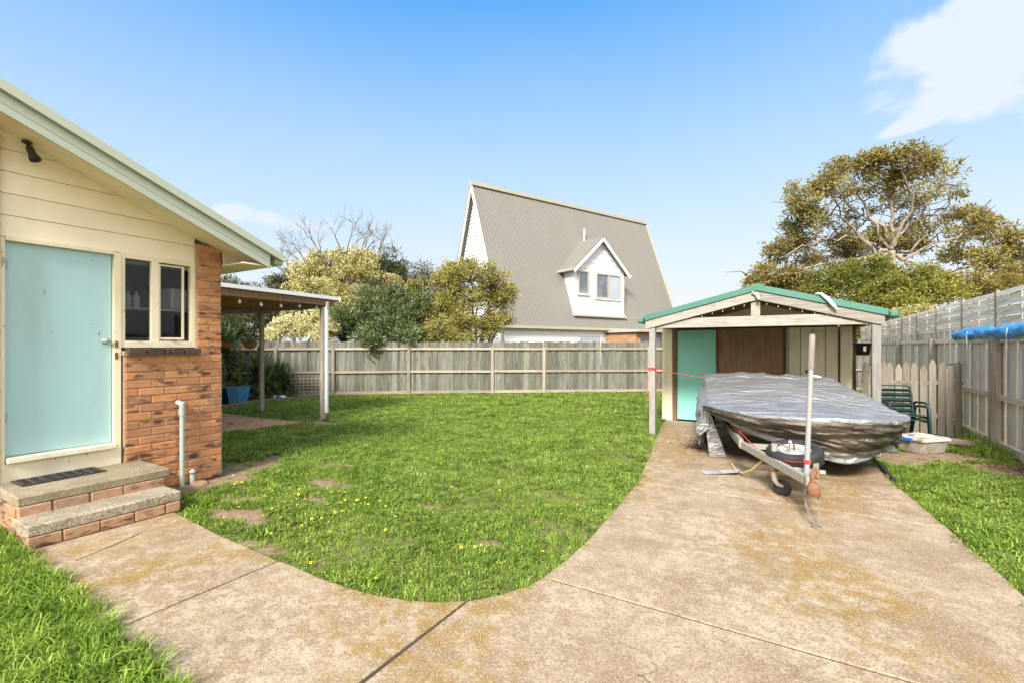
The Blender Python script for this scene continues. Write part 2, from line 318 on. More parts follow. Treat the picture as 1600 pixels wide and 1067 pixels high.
t = NT('silver_tarp')
w1 = t.noise(2.2, 7, .6, (1.0, 2.6, 2.6), .8); w2 = t.noise(9, 6, .62, (.7, 1.6, 2.2), .9); w3 = t.noise(30, 4, .6, (1, 1, 1.6), .4)
t.bump(t.math('ADD', t.math('ADD', t.math('MULTIPLY', w1, 1.5), t.math('MULTIPLY', w2, .24)), t.math('MULTIPLY', w3, .03)), .9, .06)
MT['tarp'] = tarp_m = t.done(t.mix(t.mapr(t.noise(1.3, 5, .6), .4, .7, 0, .5), (.40, .40, .41), (.25, .25, .25)), t.mapr(w2, .3, .7, .32, .46), .6)
t = NT('shade_tinted_tarp_skirt')  # darker brown copy of the cover, with the under-hang shade in its colour
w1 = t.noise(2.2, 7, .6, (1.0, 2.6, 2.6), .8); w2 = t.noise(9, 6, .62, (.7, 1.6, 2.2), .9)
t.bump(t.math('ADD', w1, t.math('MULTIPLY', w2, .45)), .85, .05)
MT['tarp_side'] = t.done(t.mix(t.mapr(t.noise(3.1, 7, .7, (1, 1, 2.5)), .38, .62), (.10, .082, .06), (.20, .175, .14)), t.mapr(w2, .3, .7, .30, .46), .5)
t = NT('blue_tarp'); t.bump(t.noise(14, 5, .6, (1, .5, 1.5), .8), .6, .03)
MT['blue_tarp'] = t.done(t.mix(t.mapr(t.noise(6, 4), .4, .7), srgb(50, 150, 235), srgb(95, 185, 248)), .4)
t = NT('window_glass'); fr = t.n.new('ShaderNodeFresnel'); fr.inputs[0].default_value = 1.5
gl = t.n.new('ShaderNodeBsdfGlossy'); gl.inputs['Roughness'].default_value = .02; tp = t.n.new('ShaderNodeBsdfTransparent'); tp.inputs[0].default_value = (.72, .75, .74, 1)
mx = t.n.new('ShaderNodeMixShader'); t.l.new(t.math('MULTIPLY', fr.outputs[0], .55), mx.inputs[0]); t.l.new(tp.outputs[0], mx.inputs[1]); t.l.new(gl.outputs[0], mx.inputs[2]); t.l.new(mx.outputs[0], t.out.inputs[0]); MT['glass'] = t.m
t = NT('far_window_glass'); MT['far_glass'] = t.done(t.mix(t.mapr(t.noise(1.2, 2), .4, .6), (.10, .11, .13), (.16, .18, .21)), .12, 0, .8)
t = NT('pale_window_glass'); MT['pale_glass'] = t.done((.38, .43, .49), .12, 0, .8)
t = NT('white_brick'); bt = t.n.new('ShaderNodeTexBrick'); bt.inputs['Scale'].default_value = 1.; bt.inputs['Brick Width'].default_value = .24; bt.inputs['Row Height'].default_value = .086
bt.inputs['Mortar Size'].default_value = .008; bt.inputs['Color1'].default_value = (.78, .79, .82, 1); bt.inputs['Color2'].default_value = (.82, .82, .84, 1); bt.inputs['Mortar'].default_value = (.6, .6, .62, 1)
tc = t.n.new('ShaderNodeTexCoord'); t.l.new(tc.outputs['UV'], bt.inputs['Vector']); MT['white_brick'] = t.done(bt.outputs[0], .6)
t = NT('clear_tub'); MT['tub'] = t.done(t.mix(t.mapr(t.noise(9, 5), .4, .7), (.55, .50, .42), (.30, .23, .16)), .35, **{'Transmission Weight': .35, 'Alpha': 1.})
t = NT('tub_lid'); MT['tub_lid'] = t.done(t.mix(t.mapr(t.noise(5, 7, .7), .45, .62), (.66, .62, .53), (.28, .18, .10)), .5)
t = NT('paint_white_pole'); MT['pole'] = painted('pole_paint', (.30, .30, .29), (.35, .3, .24), .4, .45, 9)
MT['frame_trailer'] = painted('trailer_paint', (.32, .30, .25), (.27, .19, .12), .55, .5, 10, (1, 1, 1), 0, chips=.7, chipc=(.2, .09, .04))

# ------------------------------------------------------------------ building helpers
WM = {}
def at(px, py, Z):
    a = (px - CX) / F_PX
    return Vector((Z * (a * math.cos(YAW) - math.sin(YAW)), Z * (a * math.sin(YAW) + math.cos(YAW)), CAM_H - Z * (py - HORIZON) / F_PX))
def camdir(X, Z):                                  # camera-plane offsets (right, forward) to world xy
    return Vector((X * math.cos(YAW) - Z * math.sin(YAW), X * math.sin(YAW) + Z * math.cos(YAW), 0))
def link(o, parent=None, loc=None):
    COL.objects.link(o)
    if loc is not None: o.location = loc
    W = Matrix.Translation(o.location) @ o.rotation_euler.to_matrix().to_4x4()
    if parent is not None:
        o.parent = parent; o.matrix_parent_inverse = WM[parent.name].inverted()
    WM[o.name] = W
    return o
def tag(o, label=None, cat=None, group=None, kind=None):
    if label: o['label'] = label
    if cat: o['category'] = cat
    if group: o['group'] = group
    if kind: o['kind'] = kind
    return o
def empty(name, loc, label, cat, group=None):
    o = bpy.data.objects.new(name, None); o.empty_display_size = .2
    link(o, None, Vector(loc)); return tag(o, label, cat, group)
class MB:
    def __init__(s): s.v = []; s.f = []; s.sm = []
    def add(s, vs, fs, smooth=False):
        b = len(s.v); s.v += [tuple(v) for v in vs]; s.f += [tuple(i + b for i in f) for f in fs]; s.sm += [smooth] * len(fs); return s
    def box(s, c, size, rz=0., M=None, ch=0.0):
        hx, hy, hz = (d / 2 for d in size)
        if ch > 0:
            vs = []; ch = min(ch, hx * .9, hy * .9, hz * .9)
            for sx in (-1, 1):
                for sy in (-1, 1):
                    for sz in (-1, 1):
                        vs += [Vector((sx * hx, sy * (hy - ch), sz * (hz - ch))), Vector((sx * (hx - ch), sy * hy, sz * (hz - ch))), Vector((sx * (hx - ch), sy * (hy - ch), sz * hz))]
            ix = lambda a, b, c_, k: ((a * 2 + b) * 2 + c_) * 3 + k
            fs = []
            for a in (0, 1):
                q = [ix(a, 0, 0, 0), ix(a, 1, 0, 0), ix(a, 1, 1, 0), ix(a, 0, 1, 0)]; fs.append(q if a else q[::-1])
                q = [ix(0, a, 0, 1), ix(0, a, 1, 1), ix(1, a, 1, 1), ix(1, a, 0, 1)]; fs.append(q if a else q[::-1])
                q = [ix(0, 0, a, 2), ix(1, 0, a, 2), ix(1, 1, a, 2), ix(0, 1, a, 2)]; fs.append(q if a else q[::-1])
            for a in (0, 1):
                for b in (0, 1):
                    fs.append([ix(a, b, 0, 0), ix(a, b, 1, 0), ix(a, b, 1, 1), ix(a, b, 0, 1)])
                    fs.append([ix(a, 0, b, 0), ix(a, 1, b, 0), ix(a, 1, b, 2), ix(a, 0, b, 2)])
                    fs.append([ix(0, a, b, 1), ix(1, a, b, 1), ix(1, a, b, 2), ix(0, a, b, 2)])
                    for c_ in (0, 1): fs.append([ix(a, b, c_, 0), ix(a, b, c_, 1), ix(a, b, c_, 2)])
            # orient outward
            out = []
            for f_ in fs:
                p = [vs[i] for i in f_]; nrm = (p[1] - p[0]).cross(p[2] - p[0]); cen = sum(p, Vector()) / len(p)
                out.append(f_ if nrm.dot(cen) > 0 else f_[::-1])
            fs = out
        else:
            vs = [Vector((x, y, z)) for x in (-hx, hx) for y in (-hy, hy) for z in (-hz, hz)]
            fs = [(0, 1, 3, 2), (4, 6, 7, 5), (0, 4, 5, 1), (2, 3, 7, 6), (0, 2, 6, 4), (1, 5, 7, 3)]
        T = Matrix.Translation(c) @ (M.to_4x4() if M is not None else Matrix.Rotation(rz, 4, 'Z'))
        return s.add([T @ v for v in vs], fs)
    def bar(s, a, b, w, h, up=(0, 0, 1), ch=0.0):       # a board from a to b: w sideways, h along up
        a = Vector(a); b = Vector(b); d = (b - a); L = d.length; d.normalize(); up = Vector(up)
        sd = d.cross(up); sd = sd.normalized() if sd.length > 1e-5 else Vector((1, 0, 0)); u = sd.cross(d).normalized()
        M = Matrix((d, sd, u)).transposed()
        return s.box((a + b) / 2, (L, w, h), M=M, ch=ch)
    def tube(s, pts, rad, sides=8, cap=True, smooth=True):
        pts = [Vector(p) for p in pts]; n = len(pts)
        rad = [rad] * n if isinstance(rad, (int, float)) else list(rad)
        vs = []; prev = None
        for i, p in enumerate(pts):
            d = (pts[min(i + 1, n - 1)] - pts[max(i - 1, 0)]).normalized()
            ref = prev if prev is not None else (Vector((0, 0, 1)) if abs(d.z) < .9 else Vector((1, 0, 0)))
            a = ref - d * ref.dot(d); a = a.normalized() if a.length > 1e-6 else d.orthogonal().normalized(); prev = a; b = d.cross(a)
            for k in range(sides):
                t_ = 2 * math.pi * k / sides; vs.append(p + (a * math.cos(t_) + b * math.sin(t_)) * rad[i])
        fs = [(i * sides + k, i * sides + (k + 1) % sides, (i + 1) * sides + (k + 1) % sides, (i + 1) * sides + k) for i in range(n - 1) for k in range(sides)]
        s.add(vs, fs, smooth)
        if cap: s.add(vs[:sides], [tuple(range(sides))[::-1]]); s.add(vs[-sides:], [tuple(range(sides))])
        return s
    def lathe(s, prof, c, axis=(0, 0, 1), sides=20, smooth=True):
        q = Vector((0, 0, 1)).rotation_difference(Vector(axis).normalized()); c = Vector(c); vs = []
        for r_, z_ in prof:
            for k in range(sides):
                t_ = 2 * math.pi * k / sides; vs.append(c + q @ Vector((r_ * math.cos(t_), r_ * math.sin(t_), z_)))
        n = len(prof)
        fs = [(i * sides + k, i * sides + (k + 1) % sides, (i + 1) * sides + (k + 1) % sides, (i + 1) * sides + k) for i in range(n - 1) for k in range(sides)]
        return s.add(vs, fs, smooth)
    def prism(s, poly, ext):                            # planar polygon extruded by a vector
        ext = Vector(ext); n = len(poly); p = [Vector(v) for v in poly]; vs = p + [v + ext for v in p]
        nrm = Vector()
        for i in range(n): nrm += p[i].cross(p[(i + 1) % n])
        flip = nrm.dot(ext) > 0
        fs = [tuple(range(n)) if not flip else tuple(range(n))[::-1], tuple(range(n, 2 * n))[::-1] if not flip else tuple(range(n, 2 * n))]
        for i in range(n):
            j = (i + 1) % n; q = (i, i + n, j + n, j); fs.append(q if not flip else q[::-1])
        return s.add(vs, fs)
    def grid(s, P, smooth=True):                        # P[i][j] points
        n, m_ = len(P), len(P[0]); vs = [v for r_ in P for v in r_]
        return s.add(vs, [(i * m_ + j, i * m_ + j + 1, (i + 1) * m_ + j + 1, (i + 1) * m_ + j) for i in range(n - 1) for j in range(m_ - 1)], smooth)
    def mesh(s, name, origin=None):
        v = np.array(s.v, dtype=float)
        if origin is None: origin = np.array([(v[:, 0].min() + v[:, 0].max()) / 2, (v[:, 1].min() + v[:, 1].max()) / 2, v[:, 2].min()])
        me = bpy.data.meshes.new(name); me.from_pydata((v - origin).tolist(), [], s.f)
        me.polygons.foreach_set('use_smooth', s.sm); me.update()
        return me, Vector(origin)
    def build(s, name, mat, parent=None, label=None, cat=None, group=None, kind=None):
        me, o = s.mesh(name); me.materials.append(MT[mat] if isinstance(mat, str) else mat)
        ob = bpy.data.objects.new(name, me); link(ob, parent, o); return tag(ob, label, cat, group, kind)
def inst(name, me, loc, parent=None, rz=0., rot=None):
    o = bpy.data.objects.new(name, me)
    o.rotation_euler = rot if rot is not None else (0, 0, rz)
    return link(o, parent, Vector(loc))
def unit(mb, name, mat):
    me, _ = mb.mesh(name, np.zeros(3)); me.materials.append(MT[mat]); return me
def leaf_mesh(name, P, D, N, L, Wd, rnd, mat, parent, fold=.0, kind=None):
    """P base points, D leaf directions, N side hint, L lengths, Wd widths: every leaf is a four-sided blade"""
    D = D / np.linalg.norm(D, axis=1, keepdims=True); S = np.cross(D, N); S /= (np.linalg.norm(S, axis=1, keepdims=True) + 1e-9)
    U = np.cross(S, D); n = len(P); L = L[:, None]; Wd = Wd[:, None]
    V = np.empty((n, 4, 3)); V[:, 0] = P; V[:, 1] = P + D * L * .5 + S * Wd * .5 + U * fold * L; V[:, 2] = P + D * L; V[:, 3] = P + D * L * .5 - S * Wd * .5 + U * fold * L
    V = V.reshape(-1, 3); o = np.array([V[:, 0].mean(), V[:, 1].mean(), V[:, 2].min()]); V = V - o
    me = bpy.data.meshes.new(name); me.vertices.add(4 * n); me.vertices.foreach_set('co', V.ravel())
    me.loops.add(4 * n); me.loops.foreach_set('vertex_index', np.arange(4 * n)); me.polygons.add(n)
    me.polygons.foreach_set('loop_start', np.arange(0, 4 * n, 4)); me.polygons.foreach_set('loop_total', np.full(n, 4))
    a = me.attributes.new('rnd', 'FLOAT', 'FACE'); a.data.foreach_set('value', np.clip(rnd, 0, 1).astype(np.float32))
    me.update(); me.validate(); me.materials.append(MT[mat])
    ob = bpy.data.objects.new(name, me); link(ob, parent, Vector(o))
    if kind: ob['kind'] = kind
    return ob

# grass blades: colour from the blade, the tuft and slow patches over the lawn
def grass_mat(name, stops, trans):
    t = NT(name); a = t.math('ADD', t.math('ADD', t.math('MULTIPLY', t.attr('rnd'), .62), t.math('MULTIPLY', t.rand(), .42)), t.math('MULTIPLY', t.noise(1.4, 6, .68), .75))
    col = t.ramp(t.math('SUBTRACT', a, .42), stops)
    t.set(t.b.inputs['Base Color'], col); t.set(t.b.inputs['Roughness'], .55); t.set(t.b.inputs['Specular IOR Level'], .3)
    tr = t.n.new('ShaderNodeBsdfTranslucent'); t.set(tr.inputs[0], col); mx = t.n.new('ShaderNodeMixShader'); mx.inputs[0].default_value = trans
    t.l.new(t.b.outputs[0], mx.inputs[1]); t.l.new(tr.outputs[0], mx.inputs[2]); t.l.new(mx.outputs[0], t.out.inputs[0]); return t.m
MT['grass'] = grass_mat('grass_blade_lawn', [(.0, (.05, .085, .012)), (.3, (.15, .24, .028)), (.6, (.31, .43, .06)), (.82, (.44, .52, .12)), (1., (.60, .53, .28))], .35)
MT['grass_long'] = grass_mat('grass_blade_long', [(.0, (.07, .13, .014)), (.35, (.19, .30, .03)), (.7, (.34, .47, .065)), (1., (.54, .57, .2))], .35)

# ------------------------------------------------------------------ ground, lawn, concrete
mb = MB(); mb.add([(-900, -600, -.12), (900, -600, -.12), (900, 1500, -.12), (-900, 1500, -.12)], [(0, 1, 2, 3)])
ground = mb.build('ground', 'soil', kind='structure')

EDGE_N = [(-5.14, 2.18), (-4.2, 2.11), (-3.27, 2.08), (-2.75, 2.075), (-2.35, 2.10), (-2.08, 2.17), (-1.88, 2.26), (-1.70, 2.40), (-1.585, 2.56), (-1.51, 2.72), (-1.47, 2.88), (-1.44, 3.2), (-1.44, 3.7), (-1.49, 4.6), (-1.56, 5.45), (-1.80, 7.0), (-2.02, 8.2), (-2.36, 10.2)]
DR = [(1.45, -6), (1.40, 1.5), (1.33, 2.88), (1.27, 4.1), (1.19, 5.2), (1.165, 5.5), (1.0, 7.0), (.95, 8.2), (.96, 10.4)]
def wob(p, k=.012): return (p[0] + k * noise.noise(Vector((p[0] * 3, p[1] * 3, 0))), p[1] + k * noise.noise(Vector((p[1] * 3, p[0] * 3, 5))))
def dense(line, step=.12):
    out = []
    for a, b in zip(line[:-1], line[1:]):
        n = max(1, int(math.dist(a, b) / step))
        out += [(a[0] + (b[0] - a[0]) * i / n, a[1] + (b[1] - a[1]) * i / n) for i in range(n)]
    return [wob(p) for p in out] + [line[-1]]
def cut(line, lo, hi, ax):
    return [p for p in line if lo - 1e-6 <= p[ax] <= hi + 1e-6]
G = .010
slabs_path = [dense(EDGE_N[:3])[::-1] + dense([(-5.14, 1.18), (-3.27 - G, 1.09)]),
              [(-3.27 + G, 1.088)] + dense([(-2.4, 1.06), (-1.76 - G, 1.04)]) + [(-1.745 - G, 2.355)] + dense(EDGE_N[2:7])[::-1]]
slabs_path[0] = [(min(p[0], -3.27 - G), p[1]) for p in slabs_path[0]]
slabs_path[1] = [(max(p[0], -3.27 + G), p[1]) for p in slabs_path[1]]
slabs_drive = [
    [(-1.76 + G, -6), (1.45, -6), (1.40, 1.5), (1.33, 2.875 - G)] + [(-1.47, 2.875 - G)] + [p for p in dense(EDGE_N[7:10])[::-1] if p[1] < 2.8] + [(-1.745 + G, 2.37)],
    [(-1.47, 2.875 + G), (1.33, 2.875 + G)] + dense(DR[3:5]) + [(1.165, 5.48 - G), (-1.56, 5.48 - G)] + dense(EDGE_N[11:14])[::-1],
    [(-1.56, 5.48 + G), (1.165, 5.48 + G)] + dense(DR[6:7]) + [(.95, 8.2 - G), (-2.02, 8.2 - G)] + [(-1.80, 7.0)],
    [(-2.02, 8.2 + G), (.95, 8.2 + G), (.96, 10.44), (-2.40, 10.44)]]
def slab(name, poly, parent, ztop=.012, th=.11):
    a = sum(p[0] * q[1] - q[0] * p[1] for p, q in zip(poly, poly[1:] + poly[:1]))
    if a < 0: poly = poly[::-1]
    bm = bmesh.new(); f = bm.faces.new([bm.verts.new((x, y, ztop)) for x, y in poly])
    r = bmesh.ops.extrude_face_region(bm, geom=[f])
    for v in [e for e in r['geom'] if isinstance(e, bmesh.types.BMVert)]: v.co.z -= th
    f.normal_flip() if f.normal.z < 0 else None
    bmesh.ops.recalc_face_normals(bm, faces=bm.faces)
    top = [e for e in bm.edges if all(abs(v.co.z - ztop) < 1e-5 for v in e.verts)]
    bmesh.ops.bevel(bm, geom=top, offset=.007, segments=2, affect='EDGES', profile=.6)
    cx_ = sum(p[0] for p in poly) / len(poly); cy_ = sum(p[1] for p in poly) / len(poly)
    for v in bm.verts: v.co.x -= cx_; v.co.y -= cy_
    me = bpy.data.meshes.new(name); bm.to_mesh(me); bm.free(); me.materials.append(MT['concrete'])
    return inst(name, me, (cx_, cy_, 0), parent)
mb = MB(); mb.prism([(-1.70, -5.9, .003), (1.3, -5.9, .003), (1.2, 2.8, .003), (1.0, 5.5, .003), (.85, 10.4, .003), (-2.25, 10.4, .003), (-1.35, 5.5, .003), (-1.40, 2.9, .003), (-1.70, 2.3, .003)], (0, 0, -.10))
driveway = mb.build('driveway', 'joint', kind='structure')
mb = MB(); mb.prism([(-4.98, 1.25, .003), (-1.72, 1.1, .003), (-1.72, 2.27, .003), (-1.95, 2.15, .003), (-2.4, 2.05, .003), (-4.98, 2.04, .003)], (0, 0, -.10))
pathway = mb.build('path', 'joint', kind='structure')
for p in slabs_drive: slab('concrete_slab', p, driveway)
for p in slabs_path: slab('concrete_slab', p, pathway)

W = -6.14
CONC = [p for p in EDGE_N] + [(-2.40, 10.44), (1.0, 10.44)] + DR[::-1] + [(-1.76, -6), (-1.76, 1.04), (-3.27, 1.09), (-5.02, 1.17)]
PATIO = [(-9.0, 2.9), (-8.95, 4.8), (-8.90, 5.6), (-8.72, 6.15), (-8.95, 6.32), (-10.2, 6.12), (-12.6, 6.0), (-15.5, 6.0), (-15.5, 2.9)]
BED = [(-12.55, 6.3), (-13.0, 7.5), (-12.75, 9.0), (-12.95, 9.95), (-18, 7), (-18, 6.1)]
def pip(poly, x, y):
    x = np.asarray(x); y = np.asarray(y); r = np.zeros(x.shape, bool); n = len(poly)
    for i in range(n):
        x1, y1 = poly[i]; x2, y2 = poly[(i + 1) % n]
        c = ((y1 > y) != (y2 > y)) & (x < (x2 - x1) * (y - y1) / ((y2 - y1) or 1e-12) + x1); r ^= c
    return r
ELL = [(-6.22, 3.52, .62, .24, 2.24), (-5.85, 3.12, .26, .2, 0), (-4.50, 2.48, .34, .15, 0), (-4.95, 2.75, .2, .1, .4), (-3.2, 3.6, .14, .07, 0), (-5.2, 4.2, .2, .1, .3), (-8.45, 6.35, .42, .22, 0), (1.75, 9.0, .75, .28, .5), (2.35, 8.5, .45, .28, -.2), (1.25, 8.6, .4, .4, 0), (-5.9, 2.7, .22, .5, 0), (-4.6, 3.6, .3, .12, .2), (-4.3, 3.1, .16, .09, 0), (1.9, 11.2, 1.2, .5, 0), (-2.1, 3.15, .12, .06, 0), (-3.6, 2.18, .25, .06, 0)]
def bare_np(x, y):
    b = np.zeros(np.shape(x))
    for cx_, cy_, ra, rb, a in ELL:
        dx, dy = x - cx_, y - cy_; u = (dx * math.cos(a) + dy * math.sin(a)) / ra; v = (-dx * math.sin(a) + dy * math.cos(a)) / rb
        w_ = .25 * np.sin(7.1 * x + 3 * np.sin(5 * y)) + .25 * np.sin(8.3 * y + 2 * np.sin(6 * x))
        b = np.maximum(b, np.clip((1.55 - np.sqrt(u * u + v * v) + w_ * .7) * 1.3, 0, 1))
    return b
xs = np.arange(-17, 3.2, .14); ys = np.arange(-4, 29, .14)
X, Y = np.meshgrid(xs, ys); Zg = -.016 + .010 * np.sin(2.1 * X + 1.3 * np.sin(1.7 * Y)) * np.sin(1.9 * Y + .5) + .006 * np.sin(6.1 * X) * np.sin(5.3 * Y)
Zg += np.where((X < -4.9) & (Y < 1.1), .03, 0)
nv = np.stack([X, Y, Zg], -1).reshape(-1, 3); nx, ny = len(xs), len(ys)
me = bpy.data.meshes.new('lawn'); ii = np.arange(nx * ny).reshape(ny, nx)
fq = np.stack([ii[:-1, :-1], ii[:-1, 1:], ii[1:, 1:], ii[1:, :-1]], -1).reshape(-1, 4)
me.from_pydata(nv.tolist(), [], fq.tolist()); a = me.attributes.new('bare', 'FLOAT', 'POINT'); a.data.foreach_set('value', bare_np(X, Y).ravel().astype(np.float32))
me.polygons.foreach_set('use_smooth', [True] * len(me.polygons)); me.materials.append(MT['lawn'])
lawn = link(bpy.data.objects.new('lawn', me), None, Vector((0, 0, 0))); tag(lawn, kind='structure')

# ------------------------------------------------------------------ brick house at the left
house = empty('brick_house', (W, 2.0, 0), 'cream weatherboard and orange brick house with a pale teal back door', 'house')
FX = W + .05
def zsoff(y): return 3.56 + .417 * (1.25 - y)
BR = {}
for L_ in (.237, .112, .266, .128):
    BR[L_] = [unit(MB().box((-.055, 0, .038), (.11, L_, .077), ch=.006 + .002 * k), 'brick', 'brick') for k in range(2)]
def brick(L_, y, z, parent, x=FX):
    b = inst('brick', random.choice(BR[L_]), (x + random.uniform(-.003, .003), y + random.uniform(-.002, .002), z), parent, random.uniform(-.012, .012)); return b
ROW = .0882
wall = MB().box((W - .075, 2.637, .76), (.23, .99, 1.52)).box((W - .075, 2.985, 2.17), (.23, .27, 1.3)).build('brick_wall', 'mortar', house)
for k in range(17):
    z = k * ROW + .005
    if k % 2:
        for i in range(4): brick(.237, 2.145 + .2455 * (i + .5), z, wall)
    else:
        brick(.112, 2.145 + .06, z, wall)
        for i in range(3): brick(.237, 2.145 + .123 + .2455 * (i + .5), z, wall)
        brick(.112, 3.127 - .061, z, wall)
k = 17
while k * ROW + .08 < 2.95:
    z = k * ROW + .005
    ztop = z + .077
    if ztop < zsoff(3.1) or (ztop < zsoff(2.99) - .01):
        if k % 2: brick(.266, 2.99, z, wall)
        else: brick(.128, 2.92, z, wall); brick(.128, 3.06, z, wall)
    elif ztop < zsoff(2.86): brick(.128, 2.92, z, wall)
    k += 1
lw = MB().box((W - .075, .35, 1.75), (.23, 1.76, 3.5)).build('brick_wall', 'mortar', house)
for k in range(40):
    z = k * ROW + .005
    for i in range(3): brick(.237, 1.235 - .2455 * (i + (.5 if k % 2 else 0.)) - (0 if k % 2 else .246), z, lw)
    if not k % 2: brick(.112, 1.235 - .061, z, lw)
# sill bricks laid on edge
sill = MB().box((W - .03, 2.52, 1.528), (.20, .78, .05)).build('window_sill', 'mortar', house)
yy = 2.15
for L_ in (.17, .17, .055, .145, .175):
    MB().box((W + .005, yy + L_ / 2, 1.545), (.235, L_ - .012, .062), ch=.006).build('sill_brick', 'sill_brick', sill); yy += L_
# weatherboards over door and window
SX = W - .02
zl = [2.60, 2.80, 3.0, 3.2, 3.4, 3.62]
for z0, z1 in zip(zl[:-1], zl[1:]):
    def ycut(z): return min(2.85, 1.25 + (3.56 - z) / .417)
    z1b = min(z1 - .004, zsoff(1.245)); ya = 1.24
    poly = [(SX, ya, z0), (SX, ycut(z0), z0)]
    if ycut(z1b) < 2.85 and ycut(z0) >= 2.85: poly.append((SX, 2.85, min(z1b, zsoff(2.85))))
    poly += [(SX, max(ycut(z1b), ya + .005), z1b), (SX, ya, z1b)]
    MB().prism([(p[0] + (.010 if p[2] == z0 else 0), p[1], p[2]) for p in poly], (-.03, 0, 0)).build('weatherboard', 'cream', house)
for z in (2.9, 3.1, 3.3):                                                       # nail heads
    pass
MB().prism([(W - .06, 1.15, 2.5), (W - .06, 2.86, 2.5), (W - .06, 2.86, zsoff(2.86)), (W - .06, 1.15, zsoff(1.15))], (-.1, 0, 0)).build('stud_wall', 'mortar', house)
# door
df = MB()
df.box((SX - .02, 1.252, 1.56), (.10, .032, 2.06)).box((SX - .02, 2.096, 1.56), (.10, .056, 2.06)).box((SX - .018, 1.672, 2.582), (.104, .80, .035)).box((SX + .004, 1.672, .56), (.16, .80, .05), ch=.006).box((SX + .012, 1.672, .445), (.06, .90, .17))
df.build('door_frame', 'cream_trim', house)
door = MB().box((SX - .045, 1.668, 1.577), (.04, .79, 1.975), ch=.004).build('door', 'teal', house, label='pale teal flush door with a round chrome knob')
for z in (.95, 2.35): MB().box((SX - .02, 1.278, z), (.012, .03, .09), ch=.002).build('hinge', 'galv', door)
kn = MB().lathe([(.001, .065), (.022, .062), (.03, .045), (.026, .03), (.014, .022), (.014, .008), (.034, .006), (.034, 0)][::-1], (SX - .025, 2.008, 1.655), (1, 0, 0), 16)
kn.build('door_knob', 'galv', door)
for z in (1.62, 1.50): MB().box((SX + .032, 2.085, z), (.006, .03, .07), ch=.002).build('strike_plate', 'rust', house)
# window
wf = MB()
def wbar(y0, y1, z0, z1, x=SX, d=.07): wf.box((x - d / 2 + .02, (y0 + y1) / 2, (z0 + z1) / 2), (d, y1 - y0, z1 - z0), ch=.003)
wbar(2.126, 2.165, 1.585, 2.60); wbar(2.80, 2.85, 1.585, 2.60, SX + .004); wbar(2.165, 2.80, 2.545, 2.60, SX - .002); wbar(2.165, 2.80, 1.585, 1.66, SX + .006); wbar(2.405, 2.48, 1.66, 2.545, SX - .004)
window = wf.build('window', 'cream_trim', house)
MB().box((SX - .03, 2.285, 2.10), (.005, .25, .90)).build('pane', 'glass', window)
sash = MB()
for y0, y1, z0, z1 in ((2.482, 2.50, 1.675, 2.53), (2.715, 2.74, 1.675, 2.53), (2.50, 2.715, 2.512, 2.53), (2.50, 2.715, 1.675, 1.70)): sash.box((SX - .012, (y0 + y1) / 2, (z0 + z1) / 2), (.028, y1 - y0, z1 - z0), ch=.003)
sash = sash.build('sash', 'cream_trim', window)
MB().box((SX - .014, 2.607, 2.105), (.005, .225, .82)).build('pane', 'glass', window)
for y0 in (2.28, 2.62): MB().box((SX + .034, y0, 1.668), (.012, .05, .01), ch=.002).build('window_catch', 'dark_metal', window)
# dark laundry behind the window
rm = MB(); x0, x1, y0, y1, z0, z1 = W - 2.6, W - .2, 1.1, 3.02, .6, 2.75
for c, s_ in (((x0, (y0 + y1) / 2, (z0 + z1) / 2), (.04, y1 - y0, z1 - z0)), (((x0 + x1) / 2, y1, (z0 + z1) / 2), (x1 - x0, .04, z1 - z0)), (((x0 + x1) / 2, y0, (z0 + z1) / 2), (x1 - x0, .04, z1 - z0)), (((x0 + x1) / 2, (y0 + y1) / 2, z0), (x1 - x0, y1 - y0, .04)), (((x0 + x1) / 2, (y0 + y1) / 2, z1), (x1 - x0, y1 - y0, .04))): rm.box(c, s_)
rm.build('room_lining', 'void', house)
sh = MB().box((W - .42, 2.62, 2.03), (.28, .70, .022)).build('shelf', 'white_trim', house)
MB().box((W - .40, 2.80, 2.17), (.2, .24, .25), rz=.3, ch=.01).build('white_carton', 'paper', None, 'white carton on the shelf behind the house window', 'carton')
for i, y in enumerate((2.33, 2.41)):
    MB().lathe([(.001, 0), (.032, 0), (.034, .1), (.03, .14), (.013, .165), (.013, .19), (.001, .19)], (W - .40, y, 2.042), sides=12).build('bottle', 'paper', None, ('pale bottle on the laundry shelf, nearer the door' if i == 0 else 'pale bottle on the laundry shelf, nearer the white carton'), 'bottle', 'bottles on the laundry shelf')
MB().box((W - .5, 2.6, 1.2), (.5, .8, 1.0), ch=.03).build('washing_machine', 'galv', None, 'dim appliance standing below the shelf behind the window', 'appliance')
# roof, barge and soffits
OX = -5.60
def zr(y): return 3.784 + .417 * (1.131 - y)                                    # top of the barge cap
RY, YE = -2.6, 3.59
top = [(RY, zr(RY)), (YE, zr(YE)), (YE, zr(YE) - .05), (RY, zr(RY) - .05)]
roof = MB()
roof.prism([(OX + .02, y, z) for y, z in top], (-8, 0, 0))
roof.prism([(OX + .02, 2 * RY - y, z) for y, z in top[:]], (-8, 0, 0))
roof = roof.build('roof', 'roofcap', house)
bz = lambda y: zr(y) - .245
MB().prism([(OX, RY, bz(RY)), (OX, 3.455, bz(3.455)), (OX, 3.455, zr(3.455) - .072), (OX, RY, zr(RY) - .072)], (-.022, 0, 0)).build('barge_board', 'barge', roof)
MB().prism([(OX + .045, RY, zr(RY) - .075), (OX + .045, YE + .02, zr(YE + .02) - .075), (OX + .045, YE + .02, zr(YE + .02) + .012), (OX + .045, RY, zr(RY) + .012)], (-.06, 0, 0)).build('barge_cap', 'barge', roof)
